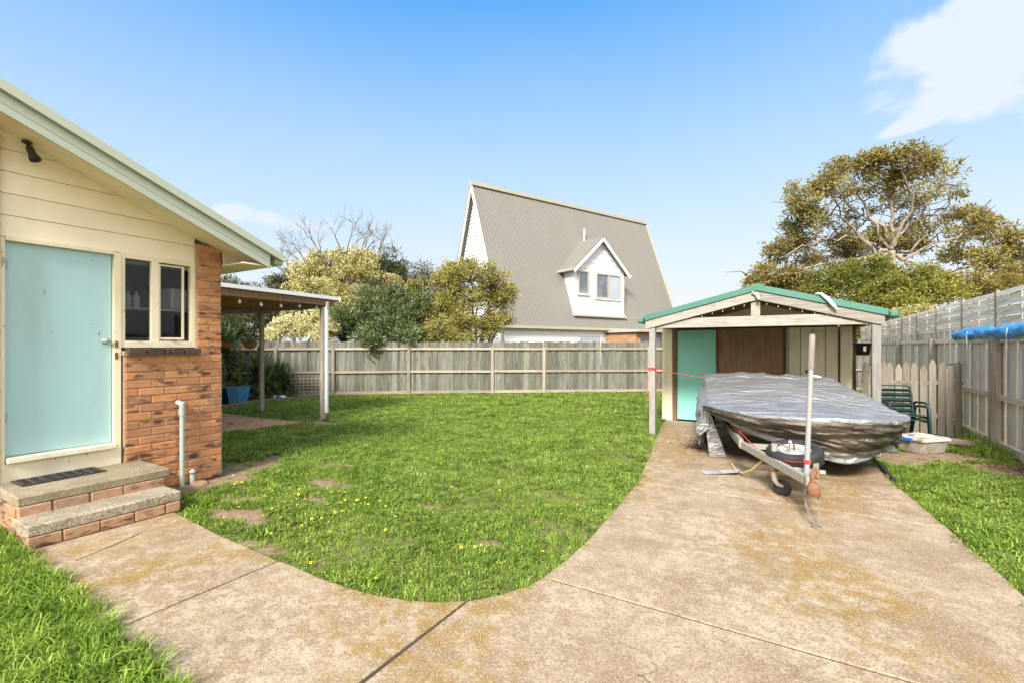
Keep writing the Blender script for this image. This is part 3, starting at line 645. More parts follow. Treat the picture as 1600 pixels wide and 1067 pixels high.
for d in (.075, .155):                                                         # pressed lines of the metal barge
    MB().prism([(OX + .004, RY, bz(RY) + d), (OX + .004, 3.45, bz(3.45) + d), (OX + .004, 3.45, bz(3.45) + d + .006), (OX + .004, RY, bz(RY) + d + .006)], (-.006, 0, 0)).build('barge_bead', 'roofcap', roof)
MB().box((-9.5, YE + .01, zr(YE) - .07), (7.75, .11, .11), ch=.02).build('gutter', 'barge', roof)
MB().prism([(OX - .024, RY, zsoff(RY)), (OX - .024, 3.45, zsoff(3.45)), (OX - .024, 3.45, zsoff(3.45) + .02), (OX - .024, RY, zsoff(RY) + .02)], (-.66, 0, 0)).build('soffit', 'soffit', roof)
MB().box(((W - 6 + OX) / 2 - .013, 3.315, 2.60), (W * -1 + 6 + OX * 1 + .50 if False else 6.5, .36, .018)).build('eave_soffit', 'soffit', roof)
MB().prism([(W + .052, 3.14, 2.612), (W + .052, 3.50, 2.612), (W + .052, 3.50, zsoff(3.50)), (W + .052, 3.14, zsoff(3.14))], (-.02, 0, 0)).build('eave_end', 'cream_trim', roof)
MB().box((-9.9, 3.06, 1.35), (7.4, .13, 2.7)).build('back_wall', 'mortar', house)
MB().box((-9.9, -7.9, 1.35), (7.4, .13, 2.7)).box((-13.55, -2.4, 1.35), (.13, 10.9, 2.7)).box((W - .1, -4.2, 1.9), (.2, 7.4, 3.8)).build('outer_wall', 'mortar', house)
# spotlight under the soffit
sl = empty('spotlight', (W + .05, 1.40, 3.40), 'black adjustable spotlight under the eave above the teal door', 'spotlight')
ys_ = 1.40; zs_ = zsoff(1.40)
MB().lathe([(.001, 0), (.038, 0), (.038, -.02), (.012, -.03)], (W + .06, ys_, zs_ - .001), sides=14).build('base', 'dark_metal', sl)
MB().tube([(W + .06, ys_, zs_ - .02), (W + .065, ys_ + .01, zs_ - .05), (W + .09, ys_ + .015, zs_ - .07)], .013, 8).build('arm', 'dark_metal', sl)
MB().lathe([(.001, 0), (.026, .002), (.03, .03), (.032, .08), (.044, .12), (.044, .135), (.037, .135), (.03, .11), (.001, .1)], (W + .075, ys_ + .01, zs_ - .055), (.45, .25, -1), 16).build('lamp_head', 'dark_metal', sl)

# drain pipes against the wall
dp = empty('drain_pipe', (FX + .05, 2.666, 0), 'tall grey drain pipe with an elbow against the brick wall', 'pipe')
px_ = FX + .05
MB().tube([(px_, 2.666, -.02), (px_, 2.666, .84)], .026, 14).build('riser', 'pvc', dp)
MB().tube([(px_, 2.666, .80), (px_, 2.666, .885)], .033, 14).tube([(px_, 2.666, .885), (px_, 2.664, .92), (px_ - .012, 2.655, .945), (px_ - .05, 2.635, .955)], .03, 14).build('elbow', 'pvc', dp)
MB().lathe([(.001, .01), (.015, .01), (.022, .004), (.024, 0)], (px_ + .012, 2.672, .948), (.8, .2, .55), 12).build('end_cap', 'pvc', dp)
d2 = empty('drain_pipe', (px_ + .02, 2.76, 0), 'short capped grey drain stub beside the tall drain pipe', 'pipe')
MB().tube([(px_ + .02, 2.765, -.02), (px_ + .02, 2.765, .13)], .026, 14).build('stub', 'pvc', d2)
MB().lathe([(.001, .045), (.016, .045), (.016, .03), (.033, .028), (.036, .02), (.036, 0), (.028, 0)], (px_ + .02, 2.765, .125), (.25, 0, 1), 14).build('end_cap', 'pvc', d2)
MB().lathe([(.001, .03), (.07, .028), (.09, .01), (.095, -.02)], (px_ + .10, 2.80, -.005), sides=9, smooth=False).build('stone', 'step_brick', None, 'flat brown stone at the foot of the drain pipes', 'stone')

# ------------------------------------------------------------------ steps at the door
st = empty('door_steps', (-5.6, 1.72, 0), 'two concrete steps on a brick base below the teal door', 'steps')
MB().box((-5.76, 1.73, .13), (.62, 1.02, .28)).box((-5.30, 1.71, .05), (.38, 1.02, .10)).build('step_core', 'mortar', st)
MB().box((-5.77, 1.74, .322), (.68, 1.10, .085), ch=.012).build('top_tread', 'concrete_step', st)
MB().box((-5.265, 1.705, .155), (.35, 1.07, .09), ch=.010).build('lower_tread', 'pebble_step', st)
SB = {L_: unit(MB().box((0, 0, 0), (.10, L_, .09), ch=.007), 'brick', 'step_brick') for L_ in (.235, .12, .20)}
for y, L_ in ((1.30, .20), (1.53, .235), (1.78, .235), (2.02, .235), (2.18, .12)): inst('brick', SB[L_], (-5.475, y, .235), st, 0)
for y, L_ in ((1.275, .20), (1.50, .235), (1.74, .235), (1.985, .235), (2.17, .12)): inst('brick', SB[L_], (-5.135, y, .062), st, 0)
SBx = {L_: unit(MB().box((0, 0, 0), (L_, .10, .082), ch=.007), 'brick', 'step_brick') for L_ in (.235, .15)}
for k_ in range(3):
    for x in ([-5.52, -5.77, -6.02] if k_ % 2 else [-5.60, -5.85]): inst('brick', SBx[.235], (x, 1.235, .045 + k_ * .092), st, 0); inst('brick', SBx[.235], (x, 2.215, .045 + k_ * .092), st, 0)
inst('brick', SBx[.235], (-5.26, 1.225, .06), st, 0); inst('brick', SBx[.235], (-5.26, 2.20, .06), st, 0)
# rubber mat
mm = MB(); M_ = Matrix.Rotation(.04, 4, 'Z')
mat = empty('door_mat', (-5.97, 1.60, .365), 'black rubber mat with raised scrolls on the top step', 'mat')
MB().box((-5.965, 1.60, .371), (.30, .60, .012), rz=.03, ch=.004).build('mat_base', 'black_plastic', mat)
sc_ = MB()
for i in range(7):
    for j in range(3):
        c = Vector((-5.965 + (j - 1) * .085, 1.60 + (i - 3) * .08, .379)); pts = []
        for q in range(9):
            t_ = q / 8 * math.pi * 1.7 + i * 1.3; rr = .012 + .022 * q / 8; pts.append(c + Vector((rr * math.cos(t_), rr * math.sin(t_), 0)))
        sc_.tube(pts, .0045, 5)
sc_.build('scroll_relief', 'rubber', mat)

# ------------------------------------------------------------------ pergola behind the house
pg = empty('pergola', (-10.5, 5.0, 0), 'flat-roofed timber patio cover on slim posts behind the brick house', 'pergola')
rows_ = []
for i in range(0, 131):
    x = -14.6 + i * .045; rows_.append([Vector((x, 3.13, 2.715 + .010 * math.sin(i * 1.4))), Vector((x, 7.0, 2.655 + .010 * math.sin(i * 1.4)))])
MB().grid(rows_).build('roof_sheet', 'white_metal', pg)
MB().bar((-8.735, 3.14, 2.715), (-8.735, 7.02, 2.66), .012, .075).build('edge_flashing', 'white_metal', pg)
MB().bar((-8.79, 3.14, 2.60), (-8.79, 6.9, 2.555), .045, .14).build('side_beam', 'timber_dark', pg)
MB().bar((-14.6, 6.70, 2.50), (-8.71, 6.70, 2.50), .045, .14).build('front_beam', 'beam_grey', pg)
MB().bar((-14.6, 7.02, 2.63), (-8.70, 7.02, 2.63), .02, .07).build('front_flashing', 'white_metal', pg)
for x in (-9.55, -10.4, -11.25, -12.1, -12.95, -13.8): MB().bar((x, 3.14, 2.62), (x, 6.95, 2.575), .045, .12).build('rafter', 'timber_red', pg)
for y in (3.9, 4.9, 5.9): MB().bar((-14.5, y, 2.66 - .0145 * (y - 3.1)), (-8.83, y, 2.66 - .0145 * (y - 3.1)), .07, .035).build('batten', 'timber_red', pg)
for x in (-8.83, -11.14, -13.6): MB().box((x, 6.655, 1.22), (.09, .09, 2.46), ch=.006).build('post', 'post', pg)
MB().box((-8.765, 6.70, 1.30), (.045, .07, 2.32), ch=.01).build('downpipe', 'white_metal', pg)
slt = empty('string_lights', (-9, 5.2, 2.3), 'string of round frosted bulbs hung along the pergola beam', 'string lights')
cord = [Vector((-8.86, 3.3 + 3.3 * i / 40, 2.50 - .05 * abs(math.sin(i / 40 * math.pi * 6)))) for i in range(41)] + [Vector((-8.9 - 4.5 * i / 40, 6.60, 2.42 - .06 * abs(math.sin(i / 40 * math.pi * 7)))) for i in range(41)]
MB().tube(cord, .004, 5).build('cord', 'dark_metal', slt)
bul = unit(MB().lathe([(.001, -.075), (.02, -.068), (.03, -.045), (.025, -.02), (.012, -.005), (.012, .012), (.001, .012)], (0, 0, 0), sides=10), 'bulb', 'bulb')
for i in range(4, 81, 5): inst('bulb', bul, cord[i] - Vector((0, 0, .01)), slt)

# patio of brick pavers
mb = MB(); mb.prism([(x, y, -.012) for x, y in PATIO], (0, 0, -.06)); patio = mb.build('patio', 'soil', kind='structure')
PV = [unit(MB().box((0, 0, -.025), (.11, .225, .05), ch=.006), 'paver', 'paver') for _ in range(2)]
n_ = 0
for i in range(26):
    for j in range(16):
        x = -8.98 - i * .1155; y = 3.5 + j * .2325 + (.116 if i % 2 else 0)
        if n_ < 298 and pip(PATIO, x, y) and pip(PATIO, x + .05, y + .1) and y > 3.6 + .0 * x and (y > 4.0 + (-8.95 - x) * .35 or x > -9.6):
            inst('paver', PV[n_ % 2], (x, y, .006 + random.uniform(-.004, .004)), patio, random.uniform(-.02, .02)); n_ += 1

# timber edging, pots, baskets, yuccas, lattice
for i, (a_, b_) in enumerate((((-12.5, 6.3), (-12.98, 7.55)), ((-12.98, 7.55), (-12.72, 9.6)))):
    MB().bar((a_[0], a_[1], .04), (b_[0], b_[1], .04), .07, .11, ch=.008).build('timber_edging', 'edging', None, ('weathered edging board of the garden bed, running from the patio' if i == 0 else 'weathered edging board of the garden bed, running to the back fence'), 'edging', 'garden bed edging')
def pot(name, x, y, r, h, mat, label, rz=.3):
    e = empty(name, (x, y, 0), label, 'planter')
    q = math.sqrt(2)
    prof = [(.72 * r * q, 0), (r * q, h), (r * q * 1.05, h), (r * q * 1.05, h + .03), (r * q * .92, h + .03), (r * q * .88, h - .05), (.001, h - .05)]
    b_ = MB(); vs = []
    for rr, z in prof:
        for k_ in range(4):
            a_ = rz + math.pi / 4 + k_ * math.pi / 2; vs.append((x + rr * math.cos(a_), y + rr * math.sin(a_), z))
    b_.add(vs, [(i * 4 + k_, i * 4 + (k_ + 1) % 4, (i + 1) * 4 + (k_ + 1) % 4, (i + 1) * 4 + k_) for i in range(6) for k_ in range(4)])
    b_.build('pot_body', mat, e); return e
def rand_dirs(n): 
    v = RNG.normal(size=(n, 3)); return v / np.linalg.norm(v, axis=1, keepdims=True)
p1 = pot('planter_pot', -13.35, 7.30, .21, .46, 'blue_pot', 'bright blue square pot with a leggy plant beside the patio')
stem = [Vector((-13.35, 7.30, .42)), Vector((-13.33, 7.32, .8)), Vector((-13.37, 7.30, 1.15)), Vector((-13.34, 7.33, 1.5))]
MB().tube(stem, [.014, .012, .009, .005], 6).build('stem', 'bark', p1)
P = np.array([stem[0].lerp(stem[3], t_) for t_ in RNG.uniform(0, 1, 260)]) + RNG.normal(0, 1, (260, 3)) * np.array([.10, .10, .05]) * RNG.choice([.5, 1.2], (260, 1))
leaf_mesh('leaves', P, rand_dirs(260) + [0, 0, .2], rand_dirs(260), RNG.uniform(.05, .09, 260), RNG.uniform(.03, .05, 260), RNG.uniform(.2, .8, 260), 'green_leaf', p1)
pot('planter_pot', -13.85, 7.05, .21, .42, 'navy_pot', 'dark blue square pot half hidden by the house corner')
for (px, py, lab) in ((356, 536, 'round coir hanging basket of green seedlings, nearer the house corner'), (391, 536, 'round coir hanging basket of green seedlings, nearer the slim far post')):
    c = at(px, py, 11.7); e = empty('hanging_basket', c, lab, 'hanging basket', 'hanging baskets under the pergola')
    MB().lathe([(.001, -.14), (.08, -.13), (.14, -.08), (.17, 0), (.175, .02), (.16, .02), (.15, -.01), (.001, -.02)], c, sides=18).build('basket', 'coir', e)
    for k_ in range(3):
        a_ = k_ * 2.094; MB().tube([c + Vector((.17 * math.cos(a_), .17 * math.sin(a_), .01)), c + Vector((0, 0, .9))], .003, 4).build('hanger', 'dark_metal', e)
    n = 300; P = np.array(c) + RNG.normal(0, 1, (n, 3)) * [.08, .08, .02] + [0, 0, .02]
    leaf_mesh('leaves', P, rand_dirs(n) + [0, 0, .6], rand_dirs(n), RNG.uniform(.03, .07, n), RNG.uniform(.02, .04, n), RNG.uniform(.3, 1., n), 'green_leaf', e)
def yucca(x, y, heads, label, L_=.75, n=90):
    e = empty('yucca', (x, y, 0), label, 'yucca', 'yuccas in the corner bed')
    tr = MB()
    for k_, (dx, dy, h, s_) in enumerate(heads):
        tr.tube([(x + dx * .2, y + dy * .2, -.02), (x + dx * .6, y + dy * .6, h * .5), (x + dx, y + dy, h)], [.07, .06, .045], 8)
    tr.build('trunk', 'bark', e)
    Ps, Ds, Ls, Wd, rn, Pd, Dd, Ld = [], [], [], [], [], [], [], []
    lf = MB(); vals = []
    for dx, dy, h, s_ in heads:
        for i in range(n):
            u = i / n; el_ = R(82 - 115 * u + random.uniform(-10, 10)); az_ = random.uniform(0, 2 * math.pi); l_ = L_ * s_ * random.uniform(.75, 1.1)
            d = Vector((math.cos(el_) * math.cos(az_), math.cos(el_) * math.sin(az_), math.sin(el_))); sd = d.cross(Vector((0, 0, 1))).normalized()
            b0 = Vector((x + dx, y + dy, h - .22 * s_ * u)); w_ = .022 * s_ + .008
            droop = Vector((0, 0, -.22 * l_ * (u ** .8)))
            p0, p1_, p2, p3 = b0, b0 + d * l_ * .4, b0 + d * l_ * .75 + droop * .4, b0 + d * l_ + droop
            lf.add([p0 - sd * w_ * .6, p0 + sd * w_ * .6, p1_ + sd * w_, p1_ - sd * w_, p2 + sd * w_ * .7, p2 - sd * w_ * .7, p3], [(0, 1, 2, 3), (3, 2, 4, 5), (5, 4, 6)])
            vals += [random.betavariate(2, 2.2) if u < .8 else random.uniform(0, .35)] * 3
    ob = lf.build('leaves', 'yucca', e)
    a_ = ob.data.attributes.new('rnd', 'FLOAT', 'FACE'); a_.data.foreach_set('value', vals)
    n2 = 60; dd = MB(); vv = []
    for i in range(n2):
        az_ = random.uniform(0, 6.28); r_ = random.uniform(.1, .3); h = random.uniform(.15, .7)
        d = Vector((math.cos(az_), math.sin(az_), 0)); sd = d.cross(Vector((0, 0, 1)))
        q0 = Vector((x, y, h)) + d * .05; q1 = Vector((x, y, h - .3)) + d * r_; q1.z = max(q1.z, 0)
        dd.add([q0 - sd * .015, q0 + sd * .015, q1 + sd * .012, q1 - sd * .012], [(0, 1, 2, 3)]); vv.append(random.random())
    ob = dd.build('dry_leaves', 'yucca_dead', e); a_ = ob.data.attributes.new('rnd', 'FLOAT', 'FACE'); a_.data.foreach_set('value', vv)
yucca(-13.65, 8.0, [(0, 0, .85, 1.0), (.3, .1, .55, .9), (-.3, .2, .7, .9)], 'broad dark green yucca in the bed behind the far post', .8, 110)
yucca(-13.75, 8.75, [(0, 0, .75, .8), (.28, .1, .5, .7)], 'low dark yucca in front of the lattice panel', .7, 100)
yucca(-14.9, 7.2, [(0, 0, 1.75, 1.15), (.5, .2, 1.45, 1.0), (-.4, .3, 1.9, 1.0)], 'tall yucca behind the hanging baskets', .95, 110)
yucca(-15.4, 8.1, [(0, 0, 1.3, 1.1), (.4, -.1, .9, 1.0)], 'shaded yucca deep in the corner bed behind the tall yucca', .95, 100)
lp = empty('lattice_panel', (-13.4, 9.3, 0), 'grey timber lattice panel leaning against the back fence', 'lattice panel')
la, lb = Vector((-14.15, 8.45, 0)), Vector((-12.98, 9.72, 0)); ld = (lb - la).normalized(); LN = (lb - la).length; lnrm = Vector((ld.y, -ld.x, 0))
def lpt(s_, h, o=0): return la + ld * s_ + Vector((0, 0, .05 + h)) + lnrm * (.12 - h * .12 + o)
for i in range(15): MB().bar(lpt(.04 + i * (LN - .08) / 14, 0), lpt(.04 + i * (LN - .08) / 14, .66), .012, .038, up=ld).build('lattice_slat', 'post', lp)
for j in range(7): MB().bar(lpt(0, .03 + j * .10, .014), lpt(LN, .03 + j * .10, .014), .012, .038).build('lattice_slat', 'post', lp)
bgp = at(428, 621, 13.9); bag = empty('plastic_bag', (bgp.x, bgp.y, 0), 'crumpled white and blue plastic bag lying by the garden edging', 'bag')
for k_, (mt_, dx) in enumerate((('paper', 0), ('blue_plastic', .12), ('paper', .25))):
    vs = []
    for i in range(6):
        for j in range(10):
            th, ph = math.pi * i / 5, 2 * math.pi * j / 10; v = Vector((math.sin(th) * math.cos(ph) * .13, math.sin(th) * math.sin(ph) * .11, (math.cos(th) + 1) * .07)); v *= 1 + .25 * noise.noise(v * 14 + Vector((k_ * 5, 0, 0)))
            vs.append((bgp.x + dx * .8 + v.x, bgp.y + dx * .6 + v.y, v.z + .01))
    MB().add(vs, [(i * 10 + j, i * 10 + (j + 1) % 10, (i + 1) * 10 + (j + 1) % 10, (i + 1) * 10 + j) for i in range(5) for j in range(10)]).build('bag_bulge', mt_, bag)

# ------------------------------------------------------------------ back fence
bf = empty('back_fence', (-8.7, 13.3, 0), 'weathered grey paling fence across the back of the lawn', 'fence')
BFL = [(-19.0, 4.55), (-14.03, 8.84), (-12.79, 10.02), (-11.0, 11.62), (-8.74, 13.27), (-7.29, 14.28), (-4.29, 16.43), (1.2, 20.3), (2.7, 21.35)]
PAL = [unit(MB().box((0, 0, h / 2), (w_, .016, h), ch=.003), 'paling', 'paling') for w_, h in ((.160, 1.755), (.150, 1.745), (.170, 1.765), (.145, 1.75))]
for a_, b_ in zip(BFL[:-1], BFL[1:]):
    a2, b2 = Vector((*a_, 0)), Vector((*b_, 0)); d = (b2 - a2); Ls = d.length; d.normalize(); n_ = Vector((d.y, -d.x, 0)); rz = math.atan2(d.y, d.x)
    k_ = max(1, round(Ls / .132))
    for i in range(k_):
        q = a2 + d * (Ls * (i + .5) / k_) - n_ * (.035 + (.017 if i % 2 else 0)) + Vector((0, 0, random.uniform(-.025, .018)))
        inst('paling', PAL[random.randrange(4)], q, bf, rot=(random.uniform(-.008, .008), random.gauss(0, .008), rz + random.gauss(0, .03)))
    for z, h in ((1.515, .075), (.76, .075)):
        MB().bar(a2 + Vector((0, 0, z)) + d * .05, b2 + Vector((0, 0, z + random.uniform(-.01, .01))) - d * .05, .045, h, ch=.004).build('rail', 'rail', bf)
    MB().bar(a2 + Vector((0, 0, .075)) + d * .05, b2 + Vector((0, 0, .075)) - d * .05, .025, .10, ch=.004).build('plinth_board', 'rail', bf)
    MB().box((b2.x, b2.y, .79), (.10, .09, 1.58), rz=rz, ch=.008).build('post', 'post', bf)

# ------------------------------------------------------------------ side fence with woven screens above
XS = 2.71
sf = empty('side_fence', (XS, 15, 0), 'pale paling fence along the right boundary with woven slat screens on top', 'fence')
PS = [unit(MB().box((0, 0, h / 2), (.018, w_, h), ch=.003), 'paling', 'paling_pale') for w_, h in ((.192, 1.90), (.185, 1.91), (.196, 1.89))]
y = 5.0; i = 0
while y < 28.5:
    inst('paling', PS[random.randrange(3)], (XS + .045 + (.017 if i % 2 else 0), y, .02 + random.uniform(-.012, .012)), sf, rot=(random.uniform(-.006, .006), 0, 0)); y += .207; i += 1
FP = [6.2, 9.98, 13.72, 17.6, 21.4, 25.2, 28.5]
for y0, y1 in zip(FP[:-1], FP[1:]):
    MB().bar((XS + .01, y0 + .07, 1.70), (XS + .01, y1 - .07, 1.70), .05, .075, ch=.005).build('rail', 'rail_pale', sf)
    MB().bar((XS + .01, y0 + .07, .83), (XS + .01, y1 - .07, .82), .05, .085, ch=.005).build('rail', 'rail_pale', sf)
    MB().bar((XS + .01, y0 + .07, .10), (XS + .01, y1 - .07, .09), .04, .13, ch=.005).build('plinth_board', 'rail_pale', sf)
    MB().box((XS - .035, y0, .88), (.125, .115, 1.77), ch=.008).build('post', 'post_brown', sf)
MB().bar((XS - .03, 11.5, 1.28), (XS - .025, 12.6, 1.24), .012, .03).build('loose_batten', 'rail', sf)
TP = [6.5, 8.36, 10.19, 11.90, 13.72, 15.62, 17.55, 19.5, 21.4, 23.3, 25.2, 27.1]
for y in TP: MB().box((XS + .045, y, 2.08), (.05, .075, .78), ch=.004).build('screen_post', 'post', sf)
for y0, y1 in zip(TP[:-1], TP[1:]):
    MB().box((XS + .045, (y0 + y1) / 2, 2.16), (.014, .03, .56)).build('screen_stake', 'slat_pale', sf)
    for j in range(7):
        z = 1.895 + j * .079; sg = 1 if j % 2 else -1; P_ = []; w_ = .080 + random.uniform(-.005, .003); sag = random.uniform(-.006, .004)
        for q in range(9):
            t_ = q / 8; yy = y0 + .03 + (y1 - y0 - .06) * t_; xx = XS + .045 + sg * .017 * math.sin(math.pi * t_); zz = z + sag * math.sin(math.pi * t_) 
            tw = -.014
            P_.append([Vector((xx - tw, yy, zz + w_)), Vector((xx + tw - .004, yy, zz)), Vector((xx + tw + .004, yy, zz)), Vector((xx - tw + .005, yy, zz + w_))])
        MB().grid(P_, smooth=False).build('screen_slat', 'slat_pale', sf)
# blue tarpaulin rolled along the top rail
P_ = []
for i in range(61):
    t_ = i / 60; y = 8.2 + 4.0 * t_; r_ = .088 * (1 - .12 * t_) * (1 + .35 * noise.noise(Vector((y * 3.1, 0, 0)))) * min(1, 8 * t_ + .35, (1 - t_) * 9 + .35)
    row = []
    for k_ in range(15):
        a_ = 2 * math.pi * k_ / 14; kk = k_ % 14; v = Vector((math.cos(2 * math.pi * kk / 14) * 1.15, 0, math.sin(2 * math.pi * kk / 14) * .95))
        rr = r_ * (1 + .55 * noise.noise(Vector((y * 5.0, v.x * 1.4 + y * 1.2, v.z * 1.4))) + .18 * noise.noise(Vector((y * 13, v.x * 3, v.z * 3))))
        sagz = -.03 * math.exp(-((t_ - .97) / .06) ** 2)
        row.append(Vector((XS - .03 + v.x * rr, y, 1.81 + v.z * rr + sagz)))
    P_.append(row)
bt_ = empty('blue_tarpaulin', (XS - .03, 10.2, 1.73), 'bright blue tarpaulin rolled along the top rail of the side fence', 'tarpaulin')
MB().grid(P_).build('rolled_sheet', 'blue_tarp', bt_)
for y in (10.95, 9.2): MB().tube([(XS - .12, y, 1.85), (XS - .135, y, 1.76), (XS - .12, y + .02, 1.62), (XS - .12, y + .01, 1.55)], .006, 6).build('tie', 'paper', bt_)

# ------------------------------------------------------------------ picket screen between shed and fence
pk = empty('picket_panel', (1.9, 11.05, 0), 'row of grey pointed pickets closing the gap beside the shed', 'picket fence')
pka, pkb = Vector((1.12, 10.86, 0)), Vector((2.60, 11.22, 0)); pd = (pkb - pka).normalized(); pl = (pkb - pka).length; prz = math.atan2(pd.y, pd.x)
PKM = []
for h in (1.30, 1.27, 1.33):
    w_ = .105; PKM.append(unit(MB().prism([(-w_ / 2, 0, 0), (w_ / 2, 0, 0), (w_ / 2, 0, h - .10), (.018, 0, h), (-.018, 0, h), (-w_ / 2, 0, h - .10)], (0, .018, 0)), 'picket', 'picket'))
for i in range(12):
    q = pka + pd * (pl * (i + .5) / 12); tl = random.uniform(-.015, .015) + (.10 if i == 0 else 0)
    inst('picket', PKM[i % 3], q + Vector((0, 0, random.uniform(-.01, .03))), pk, rot=(random.uniform(-.03, .02), tl, prz))
for z in (.95, .35): MB().bar(pka + Vector((0, .04, z)), pkb + Vector((0, .04, z)), .04, .06).build('rail', 'picket', pk)
pq = empty('picket_panel', (1.02, 10.2, 0), 'three tilted pickets leaning on the corner of the shed', 'picket fence')
for i in range(3): inst('picket', PKM[i], (1.10 + .045 * i, 10.15 + .17 * i, 0), pq, rot=(.0, -.04 - .03 * i, 1.05))

# ------------------------------------------------------------------ shed with open carport front
sd = empty('shed', (-.6, 10.5, 0), 'low gabled shed with a green metal roof and open carport front', 'shed')
YF, YS, YB = 8.60, 10.50, 14.2
XL, XR, XA, ZA, ZE = -2.36, 1.18, -.49, 2.575, 2.115
for x in (-2.175, 1.052): MB().box((x, YF, .985), (.105, .105, 1.97), ch=.006).build('front_post', 'post_grey', sd)
def sx(x): return ZA - (ZA - ZE) * abs(x - XA) / ((XA - XL) if x < XA else (XR - XA))
# green metal roof sheets, edge capping
rf = MB()
for xa, xb in ((XL, XA), (XA, XR)):
    P_ = []
    for i in range(0, 97):
        y = YF - .06 + (YB - YF + .3) * i / 96; o = .012 * (1 if (i // 2) % 2 else -1)
        P_.append([Vector((xa, y, sx(xa) - .01 + o)), Vector((xb, y, sx(xb) - .01 + o))])
    rf.grid(P_, smooth=False)
rf = rf.build('roof', 'green_metal', sd)
for xa, xb in ((XL + .06, XA), (XA, XR)):
    MB().prism([(xa, YF - .10, sx(xa) - .075), (xb, YF - .10, sx(xb) - .075), (xb, YF - .10, sx(xb) + .02), (xa, YF - .10, sx(xa) + .02)], (0, .10, 0)).build('roof_capping', 'green_metal', rf)
    x0, x1 = (xa + .01, xb) if xb == XA else (xa, xb - .035)
    MB().prism([(x0, YF - .075, sx(x0) - .225), (x1, YF - .075, sx(x1) - .225), (x1, YF - .075, sx(x1) - .078), (x0, YF - .075, sx(x0) - .078)], (0, .045, 0)).build('barge_board', 'beam_grey', sd)
MB().prism([(XA - .09, YF - .103, ZA + .012), (XA, YF - .103, ZA + .035), (XA + .09, YF - .103, ZA + .012), (XA + .09, YF - .103, ZA - .04), (XA, YF - .103, ZA - .015), (XA - .09, YF - .103, ZA - .04)], (0, YB - YF, 0)).build('ridge_cap', 'green_metal', rf)
for x in (XL - .02, XR + .075): MB().box((x, (YF + YB) / 2 + (0 if x < 0 else .05), ZE - .055), (.11, YB - YF + .2, .09), ch=.02).build('gutter', 'green_metal', rf)
MB().box((-.55, YF - .01, 2.005), (3.18, .045, .17), ch=.005).build('tie_beam', 'beam_grey', sd)
MB().box((-.515, YF - .012, 2.22), (.135, .042, .30), ch=.005).build('king_post', 'beam_grey', sd)
MB().box((-.36, YF - .055, 2.405), (.20, .03, .075), ch=.005).build('packing_block', 'post_grey', sd)
for x in (-2.175, 1.052): MB().bar((x, YF + .05, 1.985), (x, YB, 1.985), .09, .07).build('side_plate', 'timber_red', sd)
for y in (9.5, 10.42, 12.0):
    for xa, xb in ((XL + .1, XA), (XA, XR - .1)): MB().bar((xa, y, sx(xa) - .10), (xb, y, sx(xb) - .10), .045, .11).build('rafter', 'timber_red', sd)
for x in (-1.9, -1.1, .1, .8): MB().bar((x, YF + .02, sx(x) - .04), (x, YB, sx(x) - .04), .07, .04).build('purlin', 'timber_red', sd)
MB().prism([(-2.2, YS + .03, 2.0), (1.05, YS + .03, 2.0), (XA, YS + .03, 2.42)], (0, .03, 0)).build('inner_gable', 'shed_cream', sd)
# shed front, left to right
MB().box((-2.325, YS, 1.0), (.19, .06, 2.0), ch=.004).build('corner_panel', 'shed_cream', sd)
for x in (-2.385, -2.355): MB().box((x, YS - .034, 1.0), (.006, .008, 1.98)).build('panel_groove', 'shed_cream', sd)
MB().box((-2.435, YS + 1.85, 1.0), (.03, 3.72, 2.0)).build('side_wall', 'shed_cream', sd)
MB().box((-2.18, YS - .01, 1.0), (.085, .09, 2.0), ch=.004).build('door_jamb', 'timber_dark', sd)
MB().box((-1.335, YS - .01, 1.0), (.03, .08, 2.0), ch=.004).build('door_jamb', 'timber_dark', sd)
MB().box((-1.74, YS - .008, 1.985), (.79, .08, .05), ch=.004).build('door_head', 'timber_dark', sd)
sdoor = MB().box((-1.742, YS, .99), (.775, .04, 1.90), ch=.004).build('door', 'teal_dark', sd, label='teal green flush shed door')
MB().lathe([(.001, .05), (.018, .048), (.024, .036), (.012, .02), (.012, 0)][::-1], (-1.43, YS - .022, .98), (0, -1, 0), 12).build('door_knob', 'galv', sdoor)
MB().box((-.74, YS + .01, .985), (1.155, .02, 1.95)).build('plywood_panel', 'ply', sd)
MB().box((-.135, YS + .03, .985), (.06, .02, 1.95)).build('gap_board', 'timber_dark', sd)
MB().box((-.083, YS - .005, .985), (.036, .05, 1.95), ch=.003).build('metal_post', 'galv', sd)
for i in range(4):
    MB().box((.035 + i * .1985, YS + .005, .985), (.190, .03, 1.95), ch=.006).build('cladding_board', 'shed_cream', sd)
    MB().box((.115 + i * .1985, YS - .012, .985), (.007, .008, 1.94)).build('board_rib', 'shed_cream', sd)
MB().tube([(.60, YS, 0), (.60, YS, .01)], .002, 4)
hasp = MB().lathe([(.012, 0), (.032, .002), (.034, .012), (.024, .016), (.016, .008)], (.235, YS - .012, 1.125), (0, -1, 0), 14).build('hasp_ring', 'rust', sd)
MB().box((.742, YS, .985), (.018, .04, 1.95)).build('rust_strip', 'rust', sd)
MB().box((.845, YS - .02, .985), (.18, .09, 1.97), ch=.012).build('corner_panel', 'shed_cream', sd)
MB().box((.965, YS, 1.0), (.05, .09, 2.0), ch=.004).build('corner_trim', 'timber_dark', sd)
MB().box((.99, YS + 1.9, 1.0), (.03, 3.62, 2.0)).build('side_wall', 'shed_cream', sd)
MB().box((-.72, YB, 1.15), (3.4, .03, 2.3)).build('rear_wall', 'shed_cream', sd)
MB().box((.70, YF + .03, 1.945), (.10, .05, .045), ch=.004).build('packing_block', 'beam_grey', sd)
